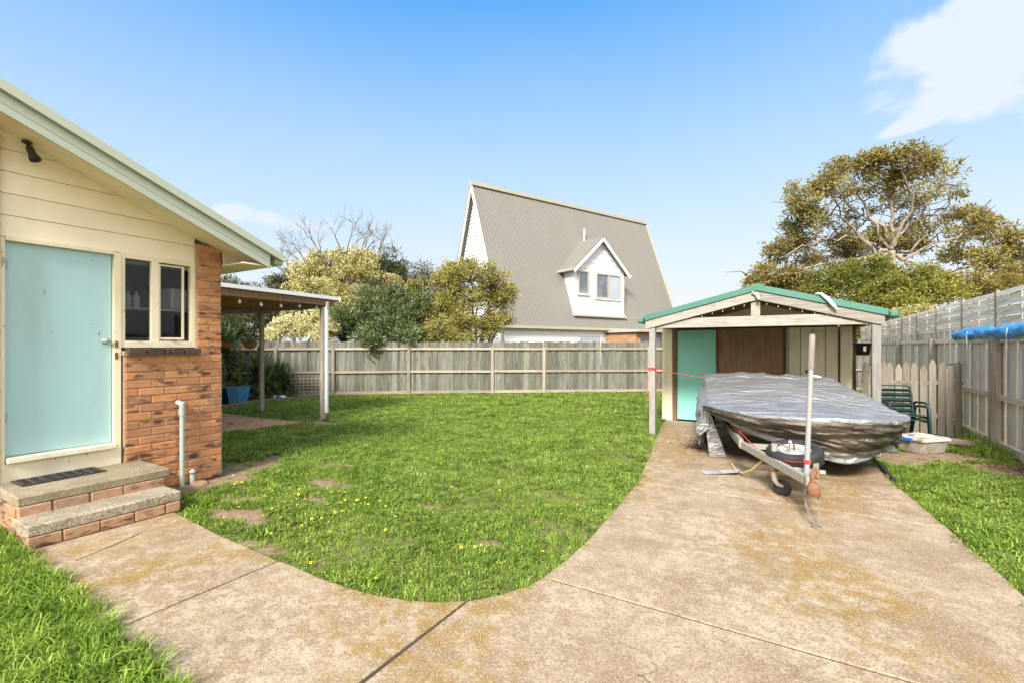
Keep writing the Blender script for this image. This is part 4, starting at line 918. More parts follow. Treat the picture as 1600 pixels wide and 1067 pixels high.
# scraps on the roof edge, fairy lights
pts = [Vector((.30, YF - .11, sx(.30) + .04)), Vector((.37, YF - .125, sx(.37) + .055)), Vector((.45, YF - .13, sx(.45) + .0)), Vector((.53, YF - .135, sx(.53) - .09)), Vector((.575, YF - .135, sx(.575) - .135))]
MB().tube(pts, [.008, .022, .030, .026, .012], 7).build('plastic_scrap', 'paper', None, 'white scrap of plastic hooked over the green shed roof edge', 'scrap')
br = empty('bracket', (XA, YF - .1, 2.4), 'small weathered bracket at the gable peak of the shed', 'bracket')
MB().bar((XA - .07, YF - .10, 2.475), (XA + .05, YF - .12, 2.405), .03, .045).build('bracket_arm', 'beam_grey', br)
MB().tube([(XA - .01, YF - .13, 2.43), (XA + .04, YF - .15, 2.35)], [.02, .026], 8).build('sensor', 'paper', br)
fl = empty('fairy_lights', (XA, YF, 2.3), 'strand of tiny icicle lights under the shed gable', 'string lights')
wire = []
for i in range(49):
    x = -1.6 + 2.6 * i / 48; wire.append(Vector((x, YF - .035, sx(x) - .238 - .012 * abs(math.sin(i * .8)))))
MB().tube(wire, .003, 4).build('wire', 'dark_metal', fl)
ib = unit(MB().tube([(0, 0, 0), (0, 0, -.03)], [.006, .004], 5), 'light', 'bulb')
for i in range(2, 48, 3): inst('light', ib, wire[i], fl)
# black bucket on the shed corner
bc = Vector((1.03, 9.95, 1.45)); bk = empty('bucket', bc, 'black plastic bucket hung on the corner of the shed', 'bucket')
MB().lathe([(.001, 0), (.10, 0), (.128, .19), (.138, .19), (.138, .205), (.122, .205), (.098, .01), (.001, .01)], bc, sides=24).build('bucket_body', 'black_plastic', bk)
lb_ = camdir(-.045, -.114); lr_ = camdir(1, .25).normalized()
q0 = bc + lb_ + Vector((0, 0, .065)); q1 = q0 + Vector((0, 0, .085)) + lb_.normalized() * .012
MB().add([q0 - lr_ * .035, q0 + lr_ * .035, q1 + lr_ * .035, q1 - lr_ * .035], [(0, 1, 2, 3)]).build('sticker', 'paper', bk)
MB().tube([bc + Vector((-.13, 0, .2)), bc + Vector((-.1, .1, .33)), bc + Vector((0, .13, .38)), bc + Vector((.1, .1, .33)), bc + Vector((.13, 0, .2))], .004, 5).build('handle', 'galv', bk)

# ------------------------------------------------------------------ boat under a silver tarpaulin, on its trailer
BD = Vector((-.225, .974, 0)); BS = Vector((.974, .225, 0)); BC = Vector((.08, 7.17, 0))     # stern-ward, starboard, mid-bow station
def bpt(s_, t_, z): return BC + BD * t_ + BS * s_ + Vector((0, 0, z))
OUT = []
def outline(u):                                        # u 0..1: port stern -> bow -> starboard stern
    if u < .30: k_ = u / .30; return Vector((-1.44, 9.60, 0)).lerp(Vector((-1.03, 7.10, 0)), k_)
    if u > .70: k_ = (u - .70) / .30; return Vector((1.19, 7.28, 0)).lerp(Vector((.50, 9.60, 0)), k_)
    k_ = (u - .30) / .40; th = math.pi * k_
    p = Vector((-1.03, 7.10, 0)).lerp(Vector((1.19, 7.28, 0)), .5 - .5 * math.cos(th)); return p + Vector((.16, -.93, 0)) * math.sin(th) ** 1.15
def edgez(u):
    p = outline(u); return .78 + .26 * max(0., min(1., (p.y - 7.15) / 2.4)) + .01 * math.sin(u * 40) - (.03 if u > .6 else 0) * math.exp(-((u - .7) / .1) ** 2)
def botz(u):
    K = [(0, .30), (.20, .25), (.28, .16), (.296, .17), (.31, .70), (.36, .60), (.42, .40), (.50, .29), (.60, .22), (.66, .24), (.72, .27), (.85, .18), (1, .2)]
    for (a_, b_), (c_, d_) in zip(K[:-1], K[1:]):
        if a_ <= u <= c_: return b_ + (d_ - b_) * (u - a_) / (c_ - a_)
    return .5
CL = lambda u: (lambda p: Vector((.08, 7.17, 0)) + BD * max(-.35, min(2.2, (p - BC).dot(BD) * .9)))(outline(u))
NU, NR, NS = 360, 40, 40
P_ = []
for i in range(NU + 1):
    u = i / NU; p = outline(u); c = CL(u); ez = edgez(u); bz_ = min(botz(u), ez - .03); row = []
    inward = (c - p); inward.z = 0; inward.normalize()
    for j in range(NR + 1):                            # from the centre line out to the gunwale
        r_ = j / NR; q = c.lerp(p, r_); crown = .06 * (1 - r_ ** 2); sag = -.05 * math.sin(math.pi * r_) * (.5 + .5 * noise.noise(Vector((q.x * 1.3, q.y * 1.3, 2))))
        cz = .80 + .26 * max(0., min(1.05, (c.y - 7.15) / 2.4))
        z = cz * (1 - r_) + ez * r_ + crown + sag
        z += .016 * noise.noise(Vector((q.x * 2.2, q.y * 7.0, 0))) + .013 * (1 - 2 * abs(noise.noise(Vector((q.x * 1.6 + q.y, q.y * 6, 3))))) + .0025 * (1 - 2 * abs(noise.noise(Vector((q.x * 7, q.y * 22, 5)))))
        z += .045 * math.exp(-((q.y - 9.35) / .3) ** 2) * (1 + noise.noise(Vector((q.x * 3, 0, 7)))) 
        row.append(Vector((q.x, q.y, z)))
    for j in range(1, NS + 1):                         # down the side, tucked under the hull
        t_ = j / NS; tuck = (.06 + .42 * min(1, max(0, (u - .32) / .12))) * t_ ** 1.05 if .30 < u < .72 else .10 * t_
        if u <= .30: tuck = -.06 * math.sin(math.pi * t_ * .7)
        q = p + inward * tuck; z = ez + (bz_ - ez) * t_
        rg_ = lambda a, b, c: 1 - 2 * abs(noise.noise(Vector((a, b, c))))
        fold = .020 * noise.noise(Vector((u * 16 + t_ * 2.2, t_ * 4, 1.5))) + .070 * rg_(u * 4 + t_ * 1.2, t_ * 4.2 + u * 7, 4) + .034 * rg_(u * 8, t_ * 9 - u * 16, 4) + .010 * rg_(u * 24, t_ * 20 + u * 12, 9)
        q -= inward * fold * min(1, t_ * 6); row.append(Vector((q.x, q.y, z + .012 * noise.noise(Vector((u * 30, t_ * 9, 8))))))
    P_.append(row)
boat = empty('covered_boat', (-.2, 8.2, 0), 'small boat under a wrinkled silver tarpaulin on its trailer', 'boat')
tarp = MB().grid(P_).build('tarpaulin', 'tarp', boat)
tarp.data.materials.append(MT['tarp_side'])                     # skirt below the gunwale: under-hang shade and ground reflection painted in as brown
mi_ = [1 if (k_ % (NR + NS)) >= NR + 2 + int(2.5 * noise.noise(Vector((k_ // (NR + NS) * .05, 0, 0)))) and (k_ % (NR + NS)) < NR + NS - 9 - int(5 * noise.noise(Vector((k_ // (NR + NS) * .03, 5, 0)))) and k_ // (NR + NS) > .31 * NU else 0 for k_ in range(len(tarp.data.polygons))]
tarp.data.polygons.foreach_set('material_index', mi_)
# closing drop at the stern
P2 = []
for i in range(21):
    k_ = i / 20; p = outline(0).lerp(outline(1), k_); row = [Vector((p.x, p.y, edgez(0) * (1 - k_) + edgez(1) * k_ + .02 * math.sin(k_ * 9)))]
    for j in range(1, 7): row.append(Vector((p.x, p.y + .04 * math.sin(j + k_ * 12), row[0].z - .1 * j)))
    P2.append(row)
MB().grid(P2).build('tarpaulin_end', 'tarp', tarp)
# loose corner flap hanging to the concrete
c0 = outline(.30); P2 = []
for i in range(13):
    k_ = i / 12
    for_ = []
    base = Vector((-1.02, 7.06, .775)).lerp(Vector((-.80, 7.28, .02)), k_)
    wdt = .03 + .20 * k_ ** .8
    for j in range(7):
        m_ = j / 6; q = base + Vector((-.95, -.25, 0)).normalized() * wdt * (1 - m_) + Vector((0, 0, .0))
        q += Vector((.2, -1, 0)) * (.025 * noise.noise(Vector((k_ * 5, m_ * 3, 2)))); for_.append(q)
    P2.append(for_)
MB().grid(P2).build('tarpaulin_flap', 'tarp', tarp)
# hull under the cover
P2 = []
for i in range(41):
    u = .02 + .96 * i / 40; p = outline(u); c = CL(u); c.z = 0; inw = (c - p).normalized(); L_ = (c - p).length; row = []
    for j in range(8):
        t_ = j / 7; q = p + inw * (.07 + L_ * .8 * t_ ** 1.6); row.append(Vector((q.x, q.y, (edgez(u) - .06) * (1 - t_) + .42 * t_)))
    P2.append(row)
MB().grid(P2).build('hull', 'dark_metal', boat)
# small white scrap on the cover
s0 = Vector((.27, 9.15, 1.10)); 
MB().tube([s0, s0 + Vector((.05, .01, .012)), s0 + Vector((.1, .0, .004)), s0 + Vector((.14, 0, .0))], [.012, .022, .018, .008], 6).build('plastic_scrap', 'paper', None, 'tiny white scrap lying on top of the silver tarpaulin', 'scrap')

tr = empty('boat_trailer', (.155, 5.1, 0), 'pale steel boat trailer with spare tyre, jockey wheel and rusty coupling', 'trailer')
Cp = Vector((.155, 5.05, .33)); LA = Vector((-.52, 6.35, .40)); RA = Vector((.24, 6.42, .40)); TC = Vector((-.15, 6.45, 0))
def tpt(s_, t_, z): return TC + BD * t_ + BS * s_ + Vector((0, 0, z))
MB().bar(Cp + Vector((-.03, .10, .02)), LA, .05, .085, ch=.004).build('drawbar_arm', 'frame_trailer', tr)
MB().bar(Cp + Vector((.03, .10, .02)), RA, .05, .085, ch=.004).build('drawbar_arm', 'frame_trailer', tr)
for s_ in (-.40, .40): MB().bar(tpt(s_, 0, .42), tpt(s_, 3.0, .42), .05, .09).build('chassis_rail', 'frame_trailer', tr)
for t_ in (.0, 1.0, 2.0, 2.9): MB().bar(tpt(-.42, t_, .39), tpt(.42, t_, .39), .05, .06).build('cross_member', 'frame_trailer', tr)
MB().box(Cp + Vector((-.01, .13, .03)), (.10, .22, .09), rz=.1, ch=.008).build('coupling_plate', 'frame_trailer', tr)
MB().box(Cp + Vector((-.01, .36, .06)), (.26, .03, .03)).build('cross_brace', 'galv', tr)
cpl = MB().lathe([(.001, .055), (.035, .05), (.05, .03), (.052, -.005), (.055, -.05), (.045, -.055)], Cp + Vector((.01, -.06, -.01)), sides=14)
cpl.box(Cp + Vector((.01, .02, .015)), (.075, .15, .06), ch=.015); cpl = cpl.build('coupling_head', 'rust', tr)
MB().tube([Cp + Vector((.005, .0, .04)), Cp + Vector((.0, .015, .10)), Cp + Vector((.01, .03, .15)), Cp + Vector((.03, .03, .165)), Cp + Vector((.045, .02, .14)), Cp + Vector((.04, .0, .08))], [.018, .018, .016, .016, .016, .014], 8).build('coupling_lever', 'rust', cpl)
# safety chain
ch = [Cp + Vector((-.05, .05, -.05)), Cp + Vector((-.05, -.02, -.17)), Cp + Vector((-.01, -.09, -.28)), Cp + Vector((.03, -.14, -.305))]
ch2 = [Cp + Vector((.05, .03, -.05)), Cp + Vector((.05, -.06, -.16)), Cp + Vector((.04, -.13, -.29))]
lk = []
for cc in (ch, ch2):
    for a_, b_ in zip(cc[:-1], cc[1:]):
        n = max(2, int((b_ - a_).length / .024))
        for i in range(n): lk.append((a_.lerp(b_, (i + .5) / n), (b_ - a_).normalized()))
cm = MB()
for i, (p, d) in enumerate(lk):
    s1 = d.orthogonal().normalized(); s1 = s1 if i % 2 else d.cross(s1)
    cm.tube([p + d * .016 * math.cos(t_) + s1 * .009 * math.sin(t_) for t_ in [k_ * math.pi / 4 for k_ in range(9)]], .0032, 5, cap=False)
cm.tube([ch[3] + Vector((.035 * math.cos(t_), .03 * math.sin(t_) - .01, -.006 + .004 * math.sin(2 * t_))) for t_ in [k_ * math.pi / 6 for k_ in range(11)]], .006, 6)
cm.build('safety_chain', 'chain', tr)
# jockey wheel
jp = Vector((-.165, 5.74, 0)); jk = MB().tube([jp + Vector((0, 0, .20)), jp + Vector((0, 0, .56))], .032, 14)
jk.tube([jp + Vector((0, 0, .24)), jp + Vector((.0, -.01, .18)), jp + Vector((.03, -.0, .13)), jp + Vector((.08, .01, .115))], [.03, .028, .024, .02], 10); jk = jk.build('jockey_stand', 'frame_trailer', tr)
MB().lathe([(.034, 0), (.040, .0), (.040, .02), (.034, .02)], jp + Vector((0, 0, .34)), sides=14).lathe([(.034, 0), (.040, .0), (.040, .02), (.034, .02)], jp + Vector((0, 0, .27)), sides=14).box(jp + Vector((.05, .03, .32)), (.06, .03, .07), ch=.005).build('jockey_clamp', 'rust', jk)
MB().lathe([(.001, -.03), (.06, -.028), (.085, -.02), (.09, 0), (.085, .02), (.06, .028), (.001, .03)], jp + Vector((.075, .03, .09)), (.35, 1, 0), 20).build('jockey_wheel', 'rubber', jk)
MB().tube([jp + Vector((0, 0, .565)), jp + Vector((.06, .02, .555)), jp + Vector((.135, .04, .525)), jp + Vector((.145, .04, .58))], .007, 6).build('crank_handle', 'rust', jk)
MB().lathe([(.001, 0), (.014, 0), (.016, .03), (.001, .032)], jp + Vector((.145, .04, .57)), sides=10).build('crank_knob', 'paper', jk)
# spare tyre lying on the drawbar
sc0 = Vector((.02, 5.86, .44)); ax_ = Vector((-.05, -.20, .97)).normalized()
prof = [(.165, -.07), (.20, -.085), (.245, -.08), (.262, -.055), (.264, 0), (.262, .055), (.245, .08), (.20, .085), (.165, .07), (.155, .0), (.165, -.07)]
sp = MB().lathe(prof, sc0, ax_, 40).build('spare_tyre', 'rubber', tr)
qx = Vector((0, 0, 1)).rotation_difference(ax_); tb = MB()
for k_ in range(60):
    a_ = 2 * math.pi * k_ / 60
    for zo in (-.035, .0, .035):
        p = sc0 + qx @ Vector((.264 * math.cos(a_ + zo), .264 * math.sin(a_ + zo), zo)); tb.box(p, (.010, .018, .024), M=(qx.to_matrix() @ Matrix.Rotation(a_, 3, 'Z')))
tb.build('tread', 'rubber', sp)
MB().lathe([(.16, .06), (.15, .045), (.13, .05), (.12, .03), (.06, .035), (.055, .055), (.03, .06), (.001, .055)], sc0, ax_, 24).build('rim', 'galv', sp)
MB().tube([sc0 + ax_ * .05, sc0 + ax_ * .13], .008, 6).build('wheel_bolt', 'rust', sp)
for s_ in (-.60, .60):
    wc_ = tpt(s_, 1.9, .28); ax2 = BS
    wl_ = MB().lathe(prof, wc_, ax2, 32).build('wheel', 'rubber', tr)
    MB().lathe([(.165, .03), (.14, .02), (.06, .03), (.001, .035)], wc_, ax2 if s_ > 0 else -ax2, 20).build('rim', 'galv', wl_)
MB().bar(tpt(-.6, 1.9, .28), tpt(.6, 1.9, .28), .05, .05).build('axle', 'frame_trailer', tr)
# tall guide pole
pole_b = Vector((.115, 5.26, .34)); pole_t = Vector((.165, 5.33, 1.715))
MB().tube([pole_b, pole_b.lerp(pole_t, .78)], [.024, .022], 14).build('guide_pole', 'pole', tr)
MB().tube([pole_b.lerp(pole_t, .76), pole_b.lerp(pole_t, .985), pole_t], [.027, .027, .018], 14).build('pole_sleeve', 'pole_wood', tr)
# ropes
def wobble(a_, b_, n, sag, amp=.008):
    out = []
    for i in range(n + 1):
        t_ = i / n; p = Vector(a_).lerp(Vector(b_), t_); p.z -= sag * 4 * t_ * (1 - t_); out.append(p + Vector((amp * noise.noise(Vector((t_ * 6, 1, 0))), amp * noise.noise(Vector((t_ * 6, 3, 0))), amp * noise.noise(Vector((t_ * 6, 5, 0))))))
    return out
rp = MB()
pm = pole_b.lerp(pole_t, .12)
rp.tube(wobble(pm + Vector((0, -.02, 0)), jp + Vector((.03, -.03, .40)), 10, .01), .006, 6)
rp.tube(wobble(jp + Vector((-.03, -.03, .40)), Vector((-.62, 6.75, .52)), 12, .02), .006, 6); rp.tube(wobble(jp + Vector((-.03, -.02, .36)), Vector((-.55, 6.6, .42)), 12, .015), .006, 6)
for k_ in range(3): rp.tube([pm + Vector((.028 * math.cos(t_), .028 * math.sin(t_), -.012 + .012 * k_)) for t_ in [q * math.pi / 5 for q in range(11)]], .006, 6); rp.tube([jp + Vector((.037 * math.cos(t_), .037 * math.sin(t_), .385 + .012 * k_)) for t_ in [q * math.pi / 5 for q in range(11)]], .006, 6)
rp.tube(wobble((-.70, 6.75, .56), (-.20, 6.72, .52), 10, .0, .02), .006, 6); rp.tube(wobble((-.66, 6.72, .53), (-.30, 6.6, .50), 10, .01, .02), .006, 6)
rp.build('rope', 'red_rope', None, 'red and white rope lashed between the trailer pole and jockey stand', 'rope')
r2 = MB(); q_ = Vector((-2.175, YF, 1.20))
for k_ in range(3): r2.tube([q_ + Vector(((.066) * sxx, (.066) * syy, -.012 + .013 * k_)) for sxx, syy in ((-1, -1), (1, -1), (1, 1), (-1, 1), (-1, -1))], .006, 5)
r2.tube(wobble(q_ + Vector((.06, -.06, 0)), (-1.35, 9.2, 1.03), 14, .02), .006, 5)
r2.tube(wobble(q_ + Vector((-.07, -.06, 0)), q_ + Vector((-.10, -.05, -.42)), 10, -.0, .05), .005, 5); r2.tube(wobble(q_ + Vector((-.10, -.05, -.42)), q_ + Vector((-.05, -.07, -.55)), 5, 0), .005, 5)
r2.tube(wobble(q_ + Vector((.07, -.06, 0)), q_ + Vector((.12, .0, -.40)), 10, 0, .05), .005, 5)
r2.build('rope', 'red_rope', None, 'thin red rope tied round the shed post and over to the tarpaulin', 'rope')
hz_ = [Vector((-.70, 6.9, .03)), Vector((-.62, 6.6, .03)), Vector((-.52, 6.35, .05)), Vector((-.40, 6.15, .16)), Vector((-.30, 6.0, .30))]
MB().tube(hz_, .013, 8).build('hose', 'yellow_hose', None, 'short yellow hose curving from the flap to the trailer frame', 'hose')
wr = [Vector((-.42, 5.92, .018)), Vector((-.30, 5.80, .02)), Vector((-.2, 5.84, .018)), Vector((-.05, 5.62, .018)), Vector((.0, 5.52, .02)), Vector((.06, 5.55, .018)), Vector((.02, 5.62, .018))]
MB().tube(wr, .004, 6).build('cord', 'coir', None, 'pale loose cord on the concrete beside the jockey wheel', 'cord')

# ------------------------------------------------------------------ small things around the boat
def sheet(pts, th=.004): 
    b_ = MB(); b_.prism(pts, (0, 0, th)); return b_
pc = at(1120, 738, 5.85); pc.z = 0
ps_ = empty('folded_sheet', (pc.x, pc.y, .012), 'creased grey sheet lying on the driveway left of the trailer', 'sheet')
MB().add([(pc.x - .20, pc.y + .05, .02), (pc.x + .02, pc.y + .12, .03), (pc.x + .08, pc.y - .05, .035), (pc.x - .12, pc.y - .12, .018)], [(0, 3, 2, 1), (0, 1, 2, 3)]).build('sheet_half', 'white_metal', ps_)
MB().add([(pc.x + .02, pc.y + .12, .03), (pc.x + .24, pc.y + .14, .075), (pc.x + .24, pc.y - .0, .06), (pc.x + .08, pc.y - .05, .035)], [(0, 3, 2, 1), (0, 1, 2, 3)]).build('sheet_half', 'white_metal', ps_)
# dead weed at the left of the boat
dc = Vector((-1.30, 7.75, 0)); dw = MB()
for i in range(70):
    a_ = random.uniform(0, 6.28); l_ = random.uniform(.08, .26); p = dc + Vector((random.gauss(0, .09), random.gauss(0, .07), .012)); d = Vector((math.cos(a_), math.sin(a_), random.uniform(.1, .9))).normalized()
    m_ = p + d * l_ * .5 + Vector((0, 0, .01)); dw.tube([p, m_, p + d * l_ + Vector((random.uniform(-.03, .03), random.uniform(-.03, .03), -.01))], [.003, .0025, .0012], 4)
    if i % 2: q = p + d * l_; dw.add([q, q + Vector((.03, .005, .012)), q + Vector((.04, .03, .0)), q + Vector((.01, .02, -.006))], [(0, 1, 2, 3)])
dw.build('dead_weed', 'yucca_dead', None, 'dry brown clump of dead weed on the concrete by the tarpaulin', 'dead plant')
e_ = empty('rubber_edging', (.98, 7.7, 0), 'black rubber strip along the driveway edge beside the grass', 'edging')
MB().tube([(1.03, 7.05, .02), (1.0, 7.5, .025), (.99, 8.0, .02), (.98, 8.3, .02)], [.03, .028, .028, .024], 8).build('strip', 'rubber', e_)
# plastic tub
tb_c = Vector((1.70, 9.40, 0)); trz = R(46)
tub = empty('storage_tub', tb_c, 'grubby clear storage tub with a stained lid and blue clip', 'tub')
def frus(c, a0, a1, z0, z1, rz, ch_=0):
    Rm = Matrix.Rotation(rz, 4, 'Z'); vs = []
    for (hx, hy), z in ((a0, z0), (a1, z1)):
        r_ = .05
        for sx_, sy_ in ((1, 1), (-1, 1), (-1, -1), (1, -1)):
            pr = [(sx_ * hx, sy_ * (hy - r_)), (sx_ * (hx - r_ * .3), sy_ * (hy - r_ * .3)), (sx_ * (hx - r_), sy_ * hy)]
            if sx_ * sy_ < 0: pr = pr[::-1]
            vs += [c + Rm @ Vector((x, y, z)) for x, y in pr]
    n = 12; fs = [(i, (i + 1) % n, (i + 1) % n + n, i + n) for i in range(n)] + [tuple(range(n))[::-1], tuple(range(n, 2 * n))]
    return MB().add(vs, fs)
frus(tb_c, (.235, .19), (.27, .225), 0, .185, trz).build('tub_body', 'tub', tub)
b_ = frus(tb_c, (.29, .245), (.29, .245), .185, .205, trz); b2_ = frus(tb_c, (.29, .245), (.265, .22), .205, .232, trz); b_.add(b2_.v, b2_.f); b_.build('lid', 'tub_lid', tub)
Rm = Matrix.Rotation(trz, 4, 'Z')
MB().box(tb_c + Rm @ Vector((-.30, .0, .195)), (.025, .15, .05), rz=trz, ch=.006).build('clip', 'blue_plastic', tub)
MB().lathe([(.001, .012), (.035, .012), (.04, 0)], tb_c + Rm @ Vector((-.17, .03, .232)), sides=12).build('lid_cap', 'blue_plastic', tub)
# garden chairs, one stacked in the other
def chair(c, rz, label):
    e = empty('garden_chair', c, label, 'chair', 'stacked garden chairs')
    T = Matrix.Translation(c) @ Matrix.Rotation(rz, 4, 'Z') @ Matrix.Scale(.9, 4); P = lambda x, y, z: T @ Vector((x, y, z))        # chair faces -y
    w_ = .27
    pts = [P(-w_, .18, .34), P(-w_, .24, .62), P(-w_, .28, .86)] + [P(-w_ + .07 * (1 - math.cos(t_)), .285, .86 + .07 * math.sin(t_)) for t_ in (.5, 1., 1.57)] + [P(w_ - .07 * (1 - math.cos(t_)), .285, .86 + .07 * math.sin(t_)) for t_ in (1.57, 1., .5)] + [P(w_, .28, .86), P(w_, .24, .62), P(w_, .18, .34)]
    MB().tube(pts, .014, 8).build('back_frame', 'green_paint', e)
    for z in (.84, .74, .64, .54, .44): MB().bar(P(-w_, .18 + (z - .34) * .19, z), P(w_, .18 + (z - .34) * .19, z), .012, .045).build('back_slat', 'green_paint', e)
    for y in (-.20, -.12, -.04, .04, .12): MB().bar(P(-w_, y, .40), P(w_, y, .40), .06, .016).build('seat_slat', 'green_paint', e)
    for s_ in (-1, 1):
        x = s_ * (w_ + .03)
        MB().tube([P(x, -.30, .0), P(x, -.27, .35), P(x, -.25, .56), P(x, -.22, .62), P(x, -.16, .645), P(x, .12, .63), P(x, .22, .60)], .02, 8).build('arm', 'green_paint', e)
        MB().tube([P(x, .34, 0), P(x, .24, .36), P(x, .20, .60)], .017, 8).build('rear_leg', 'green_paint', e)
        MB().bar(P(x, -.26, .37), P(x, .22, .37), .02, .04).build('side_rail', 'green_paint', e)
    return e
chair(Vector((1.63, 10.35, .01)), R(16), 'dark green slatted garden chair on the bottom of the stack by the pickets')
chair(Vector((1.62, 10.40, .07)), R(16), 'dark green slatted garden chair stacked on top of the other')
lg = Vector((2.36, 10.05, .055))
MB().tube([lg + Vector((-.30, .10, 0)), lg + Vector((-.1, .03, .015)), lg + Vector((.22, -.12, .0))], [.055, .062, .05], 10, smooth=False).build('log', 'log', None, 'short weathered log lying by the fence post', 'log')
for i, (dx, dy, l_, lab) in enumerate(((-.30, .35, .5, 'thin weathered stick in the grass behind the log, longer one'), (-.2, .42, .35, 'thin weathered stick in the grass behind the log, shorter one'))):
    MB().tube([lg + Vector((dx - l_ / 2, dy + .05, -.02)), lg + Vector((dx + l_ / 2, dy - .08, -.01))], .014, 6).build('stick', 'log', None, lab, 'stick', 'sticks by the side fence')
# leaf litter near the side fence
lt = MB(); 
for i in range(260):
    x, y = random.gauss(2.40, .16), random.gauss(8.75, .35); a_ = random.uniform(0, 6.28); s_ = random.uniform(.02, .045); u_ = Vector((math.cos(a_), math.sin(a_), random.uniform(-.4, .4))) * s_; v_ = Vector((-math.sin(a_), math.cos(a_), random.uniform(-.4, .4))) * s_ * .5; c = Vector((min(x, 2.66), y, .015))
    lt.add([c - u_, c + v_, c + u_, c - v_], [(0, 1, 2, 3)])
lt.build('leaf_litter', 'mulch', None, 'brown leaf litter heaped along the side fence', 'leaf litter', kind='stuff')
tw = [Vector((-4.55, 1.30, .018)), Vector((-4.62, 1.50, .02)), Vector((-4.72, 1.72, .018)), Vector((-4.80, 1.86, .02))]
MB().tube(tw, [.002, .003, .003, .001], 5).build('twig', 'log', None, 'thin dry twig on the path below the steps', 'twig')

# ------------------------------------------------------------------ neighbouring steep-roofed house
E0 = camdir(-.526, 20.2); UA = camdir(.821, .571); VA = camdir(-.571, .821); LH, HW, ZEV, ZRG = 12.7, 2.55, 2.5, 9.33
nh = empty('steep_roof_house', E0 + UA * 6 + VA * HW, 'neighbouring white house with a steep beige metal roof and a dormer', 'house')
def hp(s_, t_, z): return E0 + UA * s_ + VA * t_ + Vector((0, 0, z))
SL = (ZRG - ZEV) / HW; RN = (-VA * SL + Vector((0, 0, 1))).normalized() if False else (Vector((0, 0, HW)) - VA * (ZRG - ZEV)).normalized()
for side in (0, 1):
    P_ = []
    n = 98 * 4
    for i in range(n + 1):
        s_ = LH * i / n; o = .008 * math.cos(2 * math.pi * i / 4)
        nn_ = RN if side == 0 else Vector((-RN.x, -RN.y, RN.z))
        row = []
        for k_ in range(2):
            t_ = HW * k_ if side == 0 else 2 * HW - HW * k_
            row.append(hp(s_, t_, ZEV + (ZRG - ZEV) * k_) + nn_ * o)
        P_.append(row)
    MB().grid(P_ if side == 0 else P_[::-1], smooth=False).build('roof', 'roof_beige', nh)
MB().bar(hp(-.02, HW, ZRG + .03), hp(LH + .02, HW, ZRG + .0), .22, .16).build('ridge_cap', 'beige_trim', nh)
for s_, sg in ((.0, 1), (LH, -1)):
    for t_ in (0, 2 * HW):
        MB().bar(hp(s_ + .03 * sg, t_, ZEV + .02) - Vector((0, 0, .12)), hp(s_ + .03 * sg, HW, ZRG - .10), .05, .15, up=(0, 0, 1)).build('barge_board', 'white_trim' if s_ == 0 else 'beige_trim', nh)
        MB().bar(hp(s_, t_, ZEV + .03), hp(s_, HW, ZRG + .03), .10, .05).build('barge_cap', 'beige_trim', nh)
for k_ in range(38):                                           # gable boards
    z0 = 2.5 + k_ * .175; z1 = z0 + .172
    if z1 > ZRG - .25: break
    m0, m1 = (z0 - ZEV) / (ZRG - ZEV) * HW + .05, (z1 - ZEV) / (ZRG - ZEV) * HW + .05
    a_ = Vector(UA) * .30
    MB().prism([hp(.28, m0, z0), hp(.28, 2 * HW - m0, z0), hp(.31, 2 * HW - m1, z1), hp(.31, m1, z1)], UA * .02).build('gable_board', 'white_board', nh)
MB().bar(hp(.06, -.07, ZEV - .05), hp(LH - .06, -.07, ZEV - .05), .12, .11).build('gutter', 'beige_trim', nh)
MB().bar(hp(.1, .06, ZEV - .10), hp(LH - .1, .06, ZEV - .10), .16, .14).build('fascia', 'beige_trim', nh)
wv = [hp(.35, .16, -.1), hp(LH - .35, .16, -.1), hp(LH - .35, 2 * HW - .3, -.1), hp(.35, 2 * HW - .3, -.1)]
for i in range(4):
    a_, b_ = wv[i], wv[(i + 1) % 4]; L_ = (b_ - a_).length
    ob = MB().add([a_, b_, b_ + Vector((0, 0, 2.65)), a_ + Vector((0, 0, 2.65))], [(0, 1, 2, 3)]).build('wall', 'white_brick', nh)
    uv = ob.data.uv_layers.new(name='UVMap'); 
    for li, c in enumerate(((0, 0), (L_, 0), (L_, 2.65), (0, 2.65))): uv.data[li].uv = c
def hit(px, py, p0, nrm):
    o = Vector((0, 0, CAM_H)); d = at(px, py, 1.0) - o; return o + d * ((p0 - o).dot(nrm) / d.dot(nrm))
WP = hp(0, .16, 0)
q0, q1 = hit(905, 524, WP, VA), hit(937, 540, WP, VA)
gs = (q0 - E0).dot(UA); ge = (q1 - E0).dot(UA)
gwin = MB().bar(hp(gs - .06, 0.145, q0.z), hp(ge + .3, 0.145, q0.z), .05, .06).bar(hp(ge + .16, 0.145, q0.z - 1.0), hp(ge + .16, 0.145, q0.z), .05, .26).build('window', 'white_trim', nh)
nb = 6; bw = (ge - gs) / nb
for i in range(nb):
    for j in range(4): MB().box(hp(gs + (i + .5) * bw, 0.145, q0.z - .05 - (j + .5) * .2), (bw * .92, .06, .185), rz=math.atan2(UA.y, UA.x), ch=.02).build('glass_block', 'pale_glass', gwin)
q0 = hit(946, 527, WP, VA); MB().box(hp((q0 - E0).dot(UA), .13, q0.z), (.2, .06, .26), rz=math.atan2(UA.y, UA.x)).build('vent', 'beige_trim', nh)
q0 = hit(783, 530, WP, VA); MB().tube([hp((q0 - E0).dot(UA), .1, 0), hp((q0 - E0).dot(UA), .1, 2.4)], .045, 8).build('downpipe', 'beige_trim', nh)
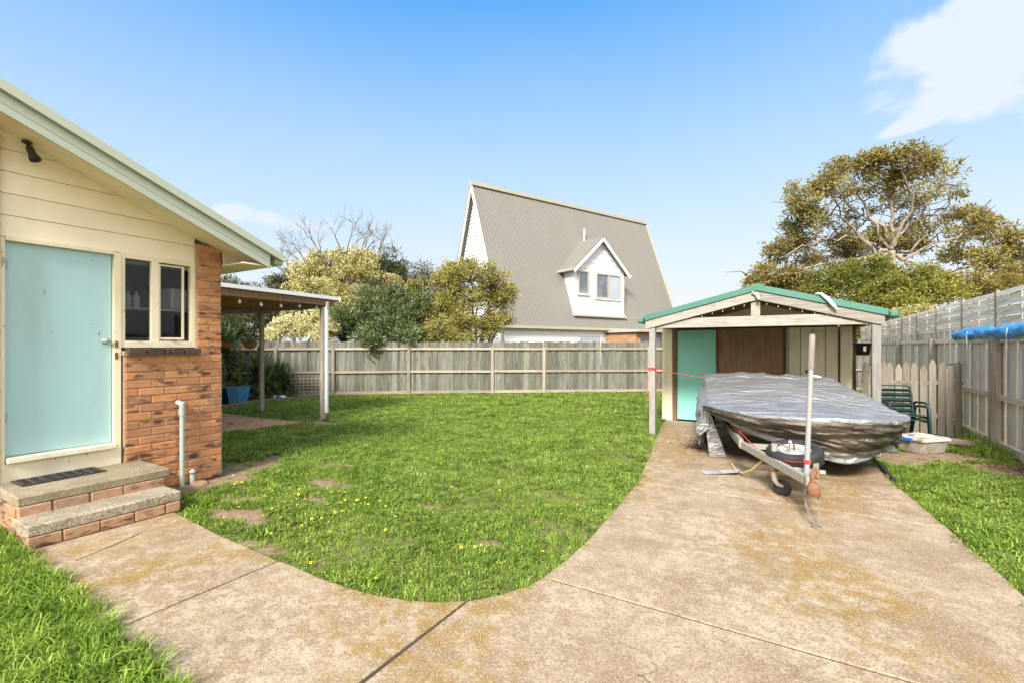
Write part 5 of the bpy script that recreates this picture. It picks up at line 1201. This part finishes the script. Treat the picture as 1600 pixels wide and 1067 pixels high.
# dormer
RP = hp(0, 0, ZEV)
Q = hit(896, 491, RP, RN); FPn = VA                               # front face: vertical plane through Q, parallel to the ridge
qs = (Q - E0).dot(UA); qt = (Q - E0).dot(VA)
def fpt(px, py): v = hit(px, py, Q, VA); return (v - E0).dot(UA), v.z
zb = Q.z; sR = fpt(975, 497)[0]; zT = fpt(897, 416)[1]; sA, zAp = fpt(936, 372)
sA = (qs + sR) / 2; rt = lambda z: (z - ZEV) / SL                # roof depth at height z
dm = MB()
dm.add([hp(qs, qt, zb), hp(sR, qt, zb), hp(sR, qt, zT), hp(sA, qt, zAp - .12), hp(qs, qt, zT)], [(0, 1, 2, 3, 4)])
for s_ in (qs, sR): dm.add([hp(s_, qt, zb), hp(s_, qt, zT), hp(s_, rt(zT), zT)], [(0, 1, 2)])
dm = dm.build('dormer', 'white_board', nh)
nbd = 13; hb = (zAp - .2 - zb) / nbd
for i in range(nbd):
    z0 = zb + i * hb; z1 = z0 + hb * .97
    cl_ = lambda z: (qs, sR) if z <= zT else (qs + (sA - qs) * (z - zT) / (zAp - zT), sR - (sR - sA) * (z - zT) / (zAp - zT))
    a0, a1 = cl_(z0); b0, b1 = cl_(z1)
    MB().prism([hp(a0, qt - .02, z0), hp(a1, qt - .02, z0), hp(b1, qt - .004, z1), hp(b0, qt - .004, z1)], VA * .015).build('dormer_board', 'white_board', dm)
    if z1 < zT: MB().prism([hp(qs - .02, qt, z0), hp(qs - .02, rt(z0), z0), hp(qs - .004, rt(z1), z1), hp(qs - .004, qt, z1)], UA * .012).build('dormer_board', 'white_board', dm)
ov = .28; zov = lambda s_: zAp - (zAp - zT) * abs(s_ - sA) / ((sR - qs) / 2)
for e_s in (qs - .22, sR + .22):
    ze = zov(e_s)
    MB().prism([hp(sA, qt - ov, zAp), hp(e_s, qt - ov, ze), hp(e_s, rt(ze) + .1, ze), hp(sA, rt(zAp) + .1, zAp)], (0, 0, .06)).build('dormer_roof', 'roof_beige', dm)
    MB().bar(hp(e_s, qt - ov + .02, ze - .08), hp(sA, qt - ov + .02, zAp - .08), .04, .2).build('dormer_barge', 'white_trim', dm)
MB().bar(hp(qs - .28, qt - ov, zov(qs - .22) - .02), hp(qs - .28, rt(zov(qs - .22)) + .05, zov(qs - .22) - .02), .13, .12).build('dormer_gutter', 'beige_trim', dm)
MB().bar(hp(qs - .05, qt - .09, zb - .06), hp(sR + .05, qt - .09, zb - .06), .16, .09).build('apron_flashing', 'beige_trim', dm)
MB().bar(hp(qs, qt - .05, zb + .02), hp(sR, qt - .05, zb + .02), .05, .05).build('base_trim', 'white_trim', dm)
for x0, y0, x1, y1, np_ in ((903, 424, 918, 458, 1), (931, 428, 967, 465, 2)):
    s0, z1 = fpt(x0, y0); s1, _ = fpt(x1, y0); _, z0 = fpt(x0, y1)
    wfr = MB(); fw = .06
    wfr.bar(hp(s0, qt - .045, z0), hp(s1, qt - .045, z0), .07, fw).bar(hp(s0, qt - .045, z1), hp(s1, qt - .045, z1), .07, fw)
    for i in range(np_ + 1): ss = s0 + (s1 - s0) * i / np_; wfr.bar(hp(ss, qt - .05, z0), hp(ss, qt - .05, z1), fw, .07, up=VA)
    wfr = wfr.build('window', 'beige_trim', dm)
    MB().bar(hp(s0 - .1, qt - .05, z0 - .07), hp(s1 + .1, qt - .05, z0 - .07), .09, .05).build('window_sill', 'white_trim', wfr)
    for i in range(np_): MB().prism([hp(s0 + (s1 - s0) * (i + f_) / np_, qt - .035, z) for f_, z in ((.06, z0), (.94, z0), (.94, z1), (.06, z1))], VA * .01).build('pane', 'far_glass' if i == 0 else 'pale_glass', wfr)
q0 = hit(913, 380, RP, RN); MB().tube([q0, q0 + Vector((0, 0, .75))], .05, 8).build('flue', 'white_trim', nh)
# low timber sunroom further along
s_c = camdir(7.3, 23.5); sr = empty('sunroom', s_c, 'low timber sunroom with small windows behind the back fence', 'sunroom')
rz_ = math.atan2(UA.y, UA.x)
MB().box(s_c + Vector((0, 0, 1.1)) + VA * 1.0, (3.2, 2.0, 2.3), rz=rz_).build('wall', 'timber_red', sr)
MB().box(s_c + Vector((0, 0, 2.33)) + VA * .9, (3.5, 2.4, .09), rz=rz_).build('roof', 'galv', sr)
for i in range(3):
    w__ = MB().box(s_c + UA * (-1.0 + i * 1.0) - VA * .03 + Vector((0, 0, 1.72)), (.85, .05, .8), rz=rz_).build('window', 'timber_red', sr)
    MB().box(s_c + UA * (-1.0 + i * 1.0) - VA * .06 + Vector((0, 0, 1.72)), (.68, .02, .66), rz=rz_).build('pane', 'far_glass', w__)

# ------------------------------------------------------------------ trees and shrubs
def limb(mbx, pts, r0, r1, sides=6, wig=.05):
    out = []
    for i in range(len(pts) - 1):
        for k_ in range(4):
            t_ = k_ / 4; p = pts[i].lerp(pts[i + 1], t_); s_ = (pts[i + 1] - pts[i]).length * wig
            if i or k_: p = p + Vector((noise.noise(p * 1.7), noise.noise(p * 1.7 + Vector((9, 0, 0))), noise.noise(p * 1.7 + Vector((0, 9, 0))))) * s_ * 2
            out.append(p)
    out.append(pts[-1]); n = len(out)
    mbx.tube(out, [r0 + (r1 - r0) * (i / (n - 1)) ** .8 for i in range(n)], sides, cap=False); return out
def foliage(parent, lobes, mat, leafL, leafW, per, sig, name='crown', up=.3, shell=.55, bright=.5, flat=.8, fold=.05, twigs=None, nodes=None, twig_r=.012, vary=.3, rmul=1.0, knobs=True):
    Ps, Ds, rn = [], [], []; tips = []
    if knobs:
        ex = []
        for lo in lobes:
            d_ = lo[5] if len(lo) > 5 else 1.0
            ex.append((lo[0], lo[1], lo[2], lo[3] * .82, lo[4] * .82, d_))
            for _ in range(6):
                a_ = random.uniform(0, 6.28); q_ = random.uniform(.28, .5); ex.append((lo[0] + math.cos(a_) * lo[3] * .8, lo[1] + math.sin(a_) * lo[4] * .8, lo[2] + random.uniform(-.8, .8) * lo[3] * lo[2] / F_PX * .8, lo[3] * q_, lo[4] * q_, d_ * random.choice((.5, .9, 1.2))))
        lobes = ex
    for lo in lobes:
        px, py, Z, rx, ry = lo[:5]; dn = lo[5] if len(lo) > 5 else 1.0
        c = np.array(at(px, py, Z)); rX = rx * Z / F_PX * rmul; rZ = ry * Z / F_PX * rmul; rY = rX * flat
        ncl = max(8, int(dn * (rX * rX + rX * rZ) / (sig * sig) * (3.4 if knobs else 4.6))); rt_ = np.array(camdir(1, 0)); fw_ = np.array(camdir(0, 1))
        d = rand_dirs(ncl); r_ = (shell + (1 - shell) * RNG.random(ncl)) * (1 + .12 * RNG.normal(size=ncl))
        cc = c + (d[:, :1] * rX * rt_ + d[:, 1:2] * rY * fw_ + d[:, 2:] * rZ * np.array([0, 0, 1])) * r_[:, None]
        for k_ in range(ncl):
            s_ = sig * RNG.uniform(.6, 1.3); n = int(per * RNG.uniform(.6, 1.4)); o = rand_dirs(n) * (s_ * RNG.random(n) ** .5)[:, None]
            Ps.append(cc[k_] + o * [1, 1, .75]); Ds.append(o / s_ * .8 + d[k_] * .6 + [0, 0, up] + rand_dirs(n) * .7)
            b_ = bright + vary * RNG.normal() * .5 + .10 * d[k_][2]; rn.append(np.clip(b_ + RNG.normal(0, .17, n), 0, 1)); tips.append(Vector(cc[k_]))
    P = np.concatenate(Ps); D = np.concatenate(Ds); rn = np.concatenate(rn); n = len(P)
    ob = leaf_mesh(name, P, D, rand_dirs(n), leafL * RNG.uniform(.6, 1.25, n), leafW * RNG.uniform(.7, 1.2, n), rn, mat, parent, fold, kind='stuff')
    if twigs is not None and nodes:
        for t_ in tips:
            if random.random() < twigs[1]:
                nd = min(random.sample(nodes, min(len(nodes), 60)), key=lambda q: (q - t_).length)
                if (nd - t_).length > 1.9: continue
                mid = nd.lerp(t_, .55) + Vector((random.gauss(0, .1), random.gauss(0, .1), random.gauss(.05, .1))) * (t_ - nd).length * .5
                limb(twigs[0], [nd, mid, t_], twig_r * (1 + .5 * (t_ - nd).length), twig_r * .35, 4, .04)
    return ob, tips
def shrub(name, base_px, Z, lobes, mat, label, cat='shrub', group=None, leafL=.09, leafW=.045, per=34, sig=.26, nstem=5, twig=.25, bark='bark', r0=.09, **kw):
    b_ = at(base_px, 541, Z); b_.z = -.05; e = empty(name, b_, label, cat, group); tr_ = MB(); nodes = []
    cen = [at(l[0], l[1], l[2]) for l in lobes]
    for c in cen:
        mid = b_.lerp(c, .5) + Vector((0, 0, .2)); nodes += limb(tr_, [b_ + Vector((random.uniform(-.2, .2), random.uniform(-.2, .2), 0)), mid, c], r0, r0 * .3, 6, .06)
    foliage(e, lobes, mat, leafL, leafW, per, sig, twigs=(tr_, twig), nodes=nodes, **kw)
    tr_.build('trunk', bark, e); return e
def bare_tree(name, base, label, targets, r0, depth=4, bark='twig', spread=.55, L0=None):
    e = empty(name, base, label, 'tree'); b_ = MB()
    def rec(p, d, L_, r_, k_):
        n = 4; pts = [p]
        for i in range(n):
            d = (d + Vector((random.gauss(0, .13), random.gauss(0, .13), random.gauss(.03, .10)))).normalized(); pts.append(pts[-1] + d * L_ / n)
        b_.tube(pts, [r_ * (1 - .35 * i / n) for i in range(n + 1)], 5 if k_ < 2 else 4, cap=False)
        if k_ >= depth: return
        for i in range(random.choice((2, 3, 3))):
            q = pts[random.choice((2, 3, 4, 4))]; dd = (d + Vector((random.gauss(0, spread), random.gauss(0, spread), random.gauss(.06, spread * .7)))).normalized()
            rec(q, dd, L_ * random.uniform(.5, .8), r_ * .55, k_ + 1)
    for t_ in targets:
        t_ = Vector(t_); m_ = base.lerp(t_, .5) + Vector((random.gauss(0, .15), random.gauss(0, .15), 0)); p_ = limb(b_, [Vector(base), m_, t_], r0, r0 * .5, 6)
        d = (t_ - m_).normalized()
        for _ in range(3): rec(t_, (d + Vector((random.gauss(0, .5), random.gauss(0, .5), .1))).normalized(), L0 or 1.0, r0 * .42, 1)
    b_.build('branches', bark, e); return e

# shrubs behind the back fence
Z0 = 17.6
shrub('flowering_shrub', 520, Z0, [(500, 470, 17.6, 48, 45), (545, 440, 17.8, 42, 42), (478, 440, 18.2, 30, 28), (560, 410, 18.2, 28, 22), (515, 415, 18.3, 32, 24), (545, 490, 17.4, 45, 35), (600, 455, 18.4, 24, 28), (470, 490, 17.6, 26, 26)], 'olive', 'large rounded shrub with yellowish cream foliage behind the back fence', bright=.68, sig=.24, per=40, leafL=.085, leafW=.05)
shrub('variegated_shrub', 470, 16.0, [(455, 508, 16.2, 22, 18), (490, 505, 16.2, 28, 26), (433, 517, 16.3, 17, 14), (510, 520, 16.0, 20, 18)], 'cream_leaf', 'pale cream variegated shrub just above the fence beside the pergola', bright=.72, sig=.17, per=40, leafL=.07, leafW=.045)
shrub('oleander', 600, 16.4, [(585, 480, 16.6, 36, 30), (540, 505, 16.4, 26, 22), (625, 470, 17.0, 22, 18), (560, 510, 16.4, 38, 28), (680, 525, 16.8, 20, 14), (620, 500, 16.6, 36, 34), (645, 505, 17.0, 22, 32), (600, 520, 16.2, 45, 18), (575, 545, 15.6, 18, 14), (655, 478, 17.3, 14, 18)], 'oleander', 'dark green narrow-leaved oleander spilling over the back fence', leafL=.17, leafW=.036, sig=.23, per=36, bright=.58, up=.5)
shrub('olive_shrub', 665, 17.0, [(665, 505, 17.0, 24, 36), (650, 465, 17.6, 20, 26), (680, 525, 16.6, 18, 20), (690, 490, 17.2, 18, 26)], 'olive_green', 'olive green shrub between the oleander and the round shrub', bright=.66, sig=.22, per=38, leafL=.08, leafW=.045)
shrub('round_shrub', 738, 17.0, [(735, 440, 17.0, 48, 30), (705, 445, 17.2, 26, 26), (770, 455, 17.0, 30, 30), (785, 480, 17.0, 20, 28), (715, 480, 17.0, 30, 26), (745, 485, 17.2, 40, 28, .55), (715, 515, 16.6, 32, 24), (745, 515, 16.9, 32, 20), (780, 508, 17.0, 20, 16, .5), (700, 525, 16.4, 22, 16)], 'olive_green', 'dome-shaped golden olive shrub in front of the steep-roofed house', bright=.74, sig=.21, per=38, leafL=.075, leafW=.042, twig=.5, shell=.62)
shrub('dark_tree', 610, 24, [(600, 430, 24, 50, 35), (560, 440, 24.5, 60, 40), (650, 450, 24, 35, 35), (690, 480, 24, 40, 40), (640, 480, 23, 60, 40), (500, 450, 25, 50, 40)], 'dark_leaf', 'dull dark tree behind the flowering shrub', 'tree', bright=.5, sig=.34, per=32, leafL=.13, leafW=.06)
shrub('dark_tree', 420, 20, [(430, 450, 21, 26, 14), (400, 470, 21, 40, 25), (360, 480, 20, 40, 40), (440, 480, 20, 40, 30), (395, 515, 19, 45, 30)], 'dark_leaf', 'dark tree showing over the pergola roof', 'tree', bright=.5, sig=.3, per=32, leafL=.12, leafW=.05)
shrub('dark_tree', 350, 19.5, [(340, 520, 17.5, 50, 30), (380, 530, 17.5, 30, 30), (300, 520, 17.5, 50, 40)], 'dark_leaf', 'dense shaded tree behind the corner yuccas', 'tree', bright=.35, sig=.3, per=32, leafL=.12, leafW=.05)
bb = at(540, 541, 22); bb.z = 1.5
bare_tree('bare_tree', bb, 'leafless grey tree rising above the flowering shrub', [at(480, 420, 22), at(505, 405, 22.5), at(540, 400, 21.5), at(565, 400, 22), at(590, 410, 22.5), at(460, 440, 21.5)], .07, 5, L0=1.0)
bb = at(690, 541, 20); bb.z = 1.5
bare_tree('bare_shrub', bb, 'small leafless grey shrub beside the olive shrub', [at(640, 440, 20), at(665, 475, 20), at(683, 470, 20.5)], .04, 5, L0=.55)

# spreading gum tree on the right
def zc(x, y): return 1160 + x * .3, 200 + y * .3
GZ = 27.0
gb = at(1396, 541, GZ); gb.z = -.1
gum = empty('gum_tree', gb, 'tall spreading gum tree with pale bare limbs behind the shed', 'tree')
gt = MB(); gt2 = MB(); nodes = []
fork = at(*zc(775, 640), GZ)
nodes += limb(gt, [gb, at(*zc(790, 860), GZ), fork], .34, .20, 9, .02)[6:]
LIMBS = [([(775, 620), (780, 470), (760, 350), (740, 260), (710, 200)], .22, 0), ([(790, 590), (870, 450), (880, 350), (830, 230), (855, 160)], .20, -1.5), ([(800, 580), (960, 430), (1030, 290), (1080, 200)], .18, 1.5),
         ([(720, 680), (600, 570), (540, 480), (430, 440), (330, 430)], .19, -1), ([(740, 520), (600, 440), (520, 380), (400, 330), (300, 330)], .16, 1.5), ([(720, 640), (500, 715), (400, 715), (250, 750), (130, 765)], .17, -2),
         ([(830, 690), (1000, 600), (1130, 570), (1230, 480)], .18, -1), ([(860, 700), (1060, 760), (1250, 700), (1400, 620)], .17, 1), ([(740, 600), (640, 420), (580, 300), (520, 230)], .16, .5),
         ([(780, 470), (800, 300), (940, 200), (980, 160)], .15, 2), ([(880, 640), (1000, 480), (1080, 400), (1130, 280)], .13, -1.5), ([(570, 560), (420, 590), (300, 620), (190, 680)], .11, -2), ([(760, 660), (600, 700), (590, 740), (680, 730)], .10, -2.5)]
for pts, r_, dz in LIMBS:
    n = len(pts); p3 = [at(*zc(*p), GZ + dz * 1.6 * i / (n - 1)) for i, p in enumerate(pts)]
    nd = limb(gt, [fork.lerp(p3[0], .4)] + p3, r_ * .66, .02, 7, .06); nodes += nd[3:]
    for k_ in range(5, len(nd), 2):                       # side branches
        q = nd[k_]; d = Vector((random.gauss(0, 1), random.gauss(0, .8), random.gauss(.45, .5))).normalized(); L_ = random.uniform(.8, 2.2)
        sb = limb(gt2, [q, q + d * L_ * .5 + Vector((0, 0, .1)), q + d * L_ + Vector((random.gauss(0, .2), random.gauss(0, .2), .25))], .045, .012, 5, .08); nodes += sb[3:]
GL = [(330, 420, 90, 90, 1), (260, 350, 50, 45, .8), (430, 290, 85, 50, 1), (490, 195, 65, 40, .7), (620, 200, 75, 60, 1), (720, 150, 85, 40, .9), (870, 130, 85, 38, .9), (960, 190, 85, 60, 1), (1070, 240, 60, 60, .22), (820, 250, 85, 45, 1), (780, 340, 70, 50, .6), (640, 320, 60, 50, .5), (1000, 330, 60, 50, .5), (600, 460, 60, 45, .4), (960, 520, 70, 45, .5), (820, 600, 70, 45, .5), (430, 500, 60, 45, .4), (530, 330, 55, 45, .7), (270, 530, 65, 75, 1), (200, 640, 80, 50, .8),
      (100, 760, 60, 45, .8), (300, 600, 80, 45, .9), (350, 690, 90, 45, .5), (520, 570, 95, 55, .5), (720, 560, 90, 60, .8), (560, 640, 120, 50, .6), (900, 600, 100, 50, .6), (900, 380, 65, 55, .6), (880, 490, 80, 45, .35), (720, 400, 45, 45, .4), (1180, 450, 95, 50, .8), (1250, 520, 80, 65, .8), (1150, 560, 90, 60, .4), (1380, 560, 85, 55, .8),
      (1430, 650, 70, 80, .8), (1300, 680, 110, 70, .7), (1100, 660, 90, 55, .5), (1420, 760, 90, 60, .8), (60, 790, 50, 40, .7), (1120, 320, 40, 45, .2), (200, 780, 120, 40, .8)]
foliage(gum, [(*zc(x, y), GZ + random.uniform(-2, 2), rx * .3, ry * .3, dn) for x, y, rx, ry, dn in GL], 'gum_leaf', .19, .085, 34, .40, up=-.1, bright=.62, shell=.25, twigs=(gt2, .5), nodes=nodes, twig_r=.011, vary=.32, rmul=1.12, knobs=False)
gt.build('trunk', 'gum_bark', gum); gt2.build('twigs', 'bark', gum)
def hedge(px, lobes, label, mat='green_leaf', bright=.5, **kw):
    return shrub('leafy_tree', px, lobes[0][2], lobes, mat, label, 'tree', 'trees behind the shed', sig=kw.pop('sig', .36), per=kw.pop('per', 34), leafL=.14, leafW=.065, bright=bright, **kw)
zl_ = lambda L: [(*zc(x, y), Z, rx * .3, ry * .3) for x, y, Z, rx, ry in L]
hedge(1330, zl_([(450, 800, 24, 140, 70), (600, 810, 23.5, 140, 80), (560, 740, 24, 90, 50), (700, 860, 23, 120, 70)]), 'olive green tree just above the green shed roof', bright=.62)
hedge(1395, zl_([(740, 730, 23, 80, 55), (700, 780, 22.5, 110, 70), (800, 860, 22, 120, 80), (650, 880, 22, 110, 60)]), 'olive bushy tree below the pale fork of the gum', bright=.6)
hedge(1440, zl_([(900, 800, 22, 110, 75), (1000, 800, 22, 110, 60), (940, 870, 21.5, 140, 60), (860, 900, 21, 90, 50), (1080, 850, 22, 90, 45)]), 'bright yellow-green tree above the woven fence screens', bright=.82)
hedge(1530, zl_([(1200, 830, 23, 110, 50), (1300, 800, 23.5, 110, 55), (1430, 790, 23.5, 80, 60), (1150, 790, 24, 90, 60)]), 'brownish tree at the right end above the woven screens', mat='gum_leaf', bright=.5)
hedge(1210, zl_([(170, 830, 26, 110, 45), (300, 800, 26, 130, 55), (80, 830, 27, 60, 40), (260, 880, 25, 160, 60)]), 'rusty brown tree low behind the shed ridge', mat='gum_leaf', bright=.48)
shrub('grey_shrub', 1425, 19, [(1425, 492, 18, 24, 13), (1405, 500, 18.5, 22, 14), (1447, 490, 17.5, 14, 10)], 'cream_leaf', 'pale grey-green shrub peeping over the woven screens', bright=.28, sig=.2, per=34, leafL=.08, leafW=.04)
hedge(1380, [(1345, 530, 30, 22, 34), (1330, 525, 31, 30, 30), (1300, 520, 31, 40, 30)], 'green bush seen through the gap beside the shed', bright=.5)

# ------------------------------------------------------------------ grass
src = bpy.data.collections.new('grass_tufts')
def tuft(kind, k_):
    b_ = MB(); vals = []
    if kind == 'weed':
        for i in range(16):
            a_ = random.uniform(0, 6.28); r_ = random.uniform(.01, .06); c = Vector((r_ * math.cos(a_), r_ * math.sin(a_), random.uniform(.012, .045))); d = Vector((math.cos(a_), math.sin(a_), random.uniform(-.1, .5))).normalized(); s_ = d.cross(Vector((0, 0, 1))).normalized(); l_ = random.uniform(.014, .032); w_ = l_ * random.uniform(.3, .45)
            b_.add([c, c + d * l_ * .4 + s_ * w_, c + d * l_, c + d * l_ * .4 - s_ * w_], [(0, 1, 2, 3)]); vals.append(random.random())
    else:
        n, H_, sp_, w0 = {'lawn': (24, .055, .055, .0032), 'long': (34, .15, .07, .0036)}[kind]
        for i in range(n):
            a_ = random.uniform(0, 6.28); r_ = sp_ * math.sqrt(random.random()); p = Vector((r_ * math.cos(a_), r_ * math.sin(a_), -.015)); h = H_ * random.uniform(.45, 1.25); az_ = random.uniform(0, 6.28); ln = random.uniform(.25, 1.3)
            d = Vector((math.cos(az_), math.sin(az_), 0)); s_ = Vector((-d.y, d.x, 0)); w_ = w0 * random.uniform(.7, 1.4)
            q1 = p + Vector((0, 0, h * .55)) + d * h * .18 * ln; q2 = p + Vector((0, 0, h * (1 - .25 * ln))) + d * h * .62 * ln; q3 = p + Vector((0, 0, h * (1.02 - .5 * ln))) + d * h * 1.05 * ln
            b_.add([p - s_ * w_, p + s_ * w_, q1 + s_ * w_, q1 - s_ * w_, q2 + s_ * w_ * .7, q2 - s_ * w_ * .7, q3], [(0, 1, 2, 3), (3, 2, 4, 5), (5, 4, 6)], True); vals += [random.random()] * 3
    me, _ = b_.mesh('tuft', np.zeros(3)); me.materials.append(MT[{'lawn': 'grass', 'long': 'grass_long', 'weed': 'weed'}[kind]])
    at_ = me.attributes.new('rnd', 'FLOAT', 'FACE'); at_.data.foreach_set('value', vals)
    o = bpy.data.objects.new('tuft_%02d_%s' % (k_, kind), me); src.objects.link(o)
kinds = ['lawn'] * 6 + ['long'] * 4 + ['weed'] * 3
for i, kd in enumerate(kinds): tuft(kd, i)
def noise2(x, y, s_, o=0): return np.sin(x * s_ + 1.7 * np.sin(y * s_ * .83 + o)) * np.sin(y * s_ * 1.13 + 1.3 * np.sin(x * s_ * .71 + o * 2))
def scatter(x0, x1, y0, y1, dens):
    n = int((x1 - x0) * (y1 - y0) * dens); return RNG.uniform(x0, x1, n), RNG.uniform(y0, y1, n)
ax_l, ay_l = [], []
for reg in ((-6.2, -1.2, 1.9, 6.0, 520), (-9.5, -1.3, 6.0, 10.5, 300), (-9.3, -6.0, 3.0, 6.0, 380), (-14, 2.7, 10.5, 21, 150), (-13.2, -9.5, 6.0, 10.5, 170), (.85, 2.68, 2.5, 9.0, 620), (.85, 2.68, 9.0, 13.5, 350), (-6.1, -1.7, -1.2, 1.2, 520), (1.2, 2.68, -1, 2.5, 200)):
    x, y = scatter(*reg); ax_l.append(x); ay_l.append(y)
gx = np.concatenate(ax_l); gy = np.concatenate(ay_l)
def fence_side(x, y):
    s_ = np.zeros(x.shape, bool)
    for (xa, ya), (xb, yb) in zip(BFL[:-1], BFL[1:]):
        s_ |= (x >= xa) & (x < xb) & (y > ya + (yb - ya) * (x - xa) / (xb - xa) - .03)
    return s_
HOUSE = [(-16, -9), (-6.08, -9), (-6.08, 3.14), (-16, 3.14)]; STEP = [(-6.2, 1.15), (-5.06, 1.15), (-5.06, 2.27), (-5.42, 2.30), (-6.2, 2.30)]; SHED = [(-2.46, 10.44), (1.0, 10.44), (1.0, 14.3), (-2.46, 14.3)]
ok = ~(pip(CONC, gx, gy) | pip(PATIO, gx, gy) | pip(BED, gx, gy) | pip(HOUSE, gx, gy) | pip(STEP, gx, gy) | pip(SHED, gx, gy) | fence_side(gx, gy))
ok &= RNG.random(len(gx)) > np.clip(bare_np(gx, gy) * 1.25, 0, .985)
thin = (noise2(gx, gy, 3.1) + noise2(gx, gy, 7.3, 1.) * .8 + noise2(gx, gy, 13., 2.) * .5) > .95
ok &= ~(thin & (RNG.random(len(gx)) < .72))
gx, gy = gx[ok], gy[ok]; n = len(gx)
dist = np.hypot(gx, gy)
sc_a = RNG.uniform(.6, 1.15, n) * np.clip(.75 + .045 * dist, .85, 1.55) * (1 + .28 * noise2(gx, gy, 2.3, .4) + .22 * noise2(gx, gy, 5.9, .9)) 
idx = RNG.integers(0, 6, n)
wd = (RNG.random(n) < np.where((gx < -2.5) & (gy < 5) & (gy > 1.8), .16, .05) * (.6 + noise2(gx, gy, 1.9, 2.))); idx[wd] = RNG.integers(10, 13, wd.sum()); sc_a[wd] *= 1.0
lg_ = (gy < 1.15) & (gx < -1.7); lgm = lg_ & (RNG.random(n) < .8); idx[lgm] = RNG.integers(6, 10, lgm.sum()); sc_a[lgm] = RNG.uniform(.4, .9, lgm.sum())
tall = (~lg_) & (RNG.random(n) < .035 + .05 * (noise2(gx, gy, 1.3, 3.) > .5)); idx[tall] = RNG.integers(6, 10, tall.sum()); sc_a[tall] = RNG.uniform(.35, .6, tall.sum())
edge2 = (gx > 2.45) & (gy > 9) & (RNG.random(n) < .5); idx[edge2] = RNG.integers(6, 10, edge2.sum()); sc_a[edge2] = RNG.uniform(.8, 1.5, edge2.sum())
rot = np.stack([RNG.normal(0, .12, n), RNG.normal(0, .12, n), RNG.uniform(0, 6.28, n)], -1)
me = bpy.data.meshes.new('grass'); me.from_pydata(np.stack([gx, gy, np.full(n, -.012) + np.where((gx < -4.9) & (gy < 1.1), .03, 0)], -1).tolist(), [], [])
a_ = me.attributes.new('sc', 'FLOAT', 'POINT'); a_.data.foreach_set('value', sc_a.astype(np.float32))
a_ = me.attributes.new('idx', 'INT', 'POINT'); a_.data.foreach_set('value', idx.astype(np.int32))
a_ = me.attributes.new('rot', 'FLOAT_VECTOR', 'POINT'); a_.data.foreach_set('vector', rot.astype(np.float32).ravel())
go = link(bpy.data.objects.new('grass', me), None, Vector((0, 0, 0))); tag(go, 'shaggy green lawn grass with broad-leaved weeds', 'grass', kind='stuff')
ng = bpy.data.node_groups.new('grass_scatter', 'GeometryNodeTree')
ng.interface.new_socket('Geometry', in_out='INPUT', socket_type='NodeSocketGeometry'); ng.interface.new_socket('Geometry', in_out='OUTPUT', socket_type='NodeSocketGeometry')
gi, gout = ng.nodes.new('NodeGroupInput'), ng.nodes.new('NodeGroupOutput'); iop = ng.nodes.new('GeometryNodeInstanceOnPoints'); ci = ng.nodes.new('GeometryNodeCollectionInfo')
ci.inputs['Collection'].default_value = src; ci.inputs['Separate Children'].default_value = True; ci.inputs['Reset Children'].default_value = True
def named(nm, ty):
    nn2 = ng.nodes.new('GeometryNodeInputNamedAttribute'); nn2.data_type = ty; nn2.inputs['Name'].default_value = nm; return nn2.outputs['Attribute']
ng.links.new(gi.outputs[0], iop.inputs['Points']); ng.links.new(ci.outputs[0], iop.inputs['Instance']); iop.inputs['Pick Instance'].default_value = True
ng.links.new(named('idx', 'INT'), iop.inputs['Instance Index']); ng.links.new(named('rot', 'FLOAT_VECTOR'), iop.inputs['Rotation']); ng.links.new(named('sc', 'FLOAT'), iop.inputs['Scale'])
ng.links.new(iop.outputs[0], gout.inputs[0])
md = go.modifiers.new('scatter', 'NODES'); md.node_group = ng
print('tufts', n)
# yellow flowers
fm = MB(); ey = MB(); fv = []
FC = [(-4.2, 2.75, .45, 34), (-3.7, 3.05, .5, 30), (-4.6, 3.15, .35, 12), (-3.3, 2.5, .3, 8), (-2.0, 3.0, .5, 10), (-2.3, 2.35, .15, 5), (-3.0, 3.9, .8, 12), (-7.5, 11.2, 1.3, 70), (-4.0, 10.6, 1.0, 60), (-5.2, 4.9, .8, 10), (-1.75, 4.2, .2, 6), (-5.65, 3.0, .15, 8), (-6, 9, 2.5, 40), (-2.9, 7.5, .5, 18)]
for cx_, cy_, s_, k_ in FC:
    for _ in range(int(k_ * .7)):
        x, y = random.gauss(cx_, s_), random.gauss(cy_, s_ * .6)
        if pip(CONC, x, y) or pip(HOUSE, x, y) or y < 2.1: continue
        c = Vector((x, y, random.uniform(.03, .06))); nrm = Vector((random.gauss(0, .3), random.gauss(-.25, .3), 1)).normalized(); q = Vector((0, 0, 1)).rotation_difference(nrm); r_ = random.uniform(.009, .016)
        for i in range(9):
            a_ = i * 2 * math.pi / 9; d = q @ Vector((math.cos(a_), math.sin(a_), .12)); s2 = q @ Vector((-math.sin(a_), math.cos(a_), 0))
            fm.add([c, c + d * r_ * .6 + s2 * r_ * .28, c + d * r_, c + d * r_ * .6 - s2 * r_ * .28], [(0, 1, 2, 3)]); fv.append(random.random())
        fm.lathe([(.001, .004), (r_ * .3, .003), (r_ * .34, 0)], c, nrm, 6); fv += [0.] * 12
fo = fm.build('flowers', 'petal', None, 'small yellow daisy-like flowers dotted through the lawn', 'flowers', kind='stuff')
a_ = fo.data.attributes.new('rnd', 'FLOAT', 'FACE'); a_.data.foreach_set('value', fv)
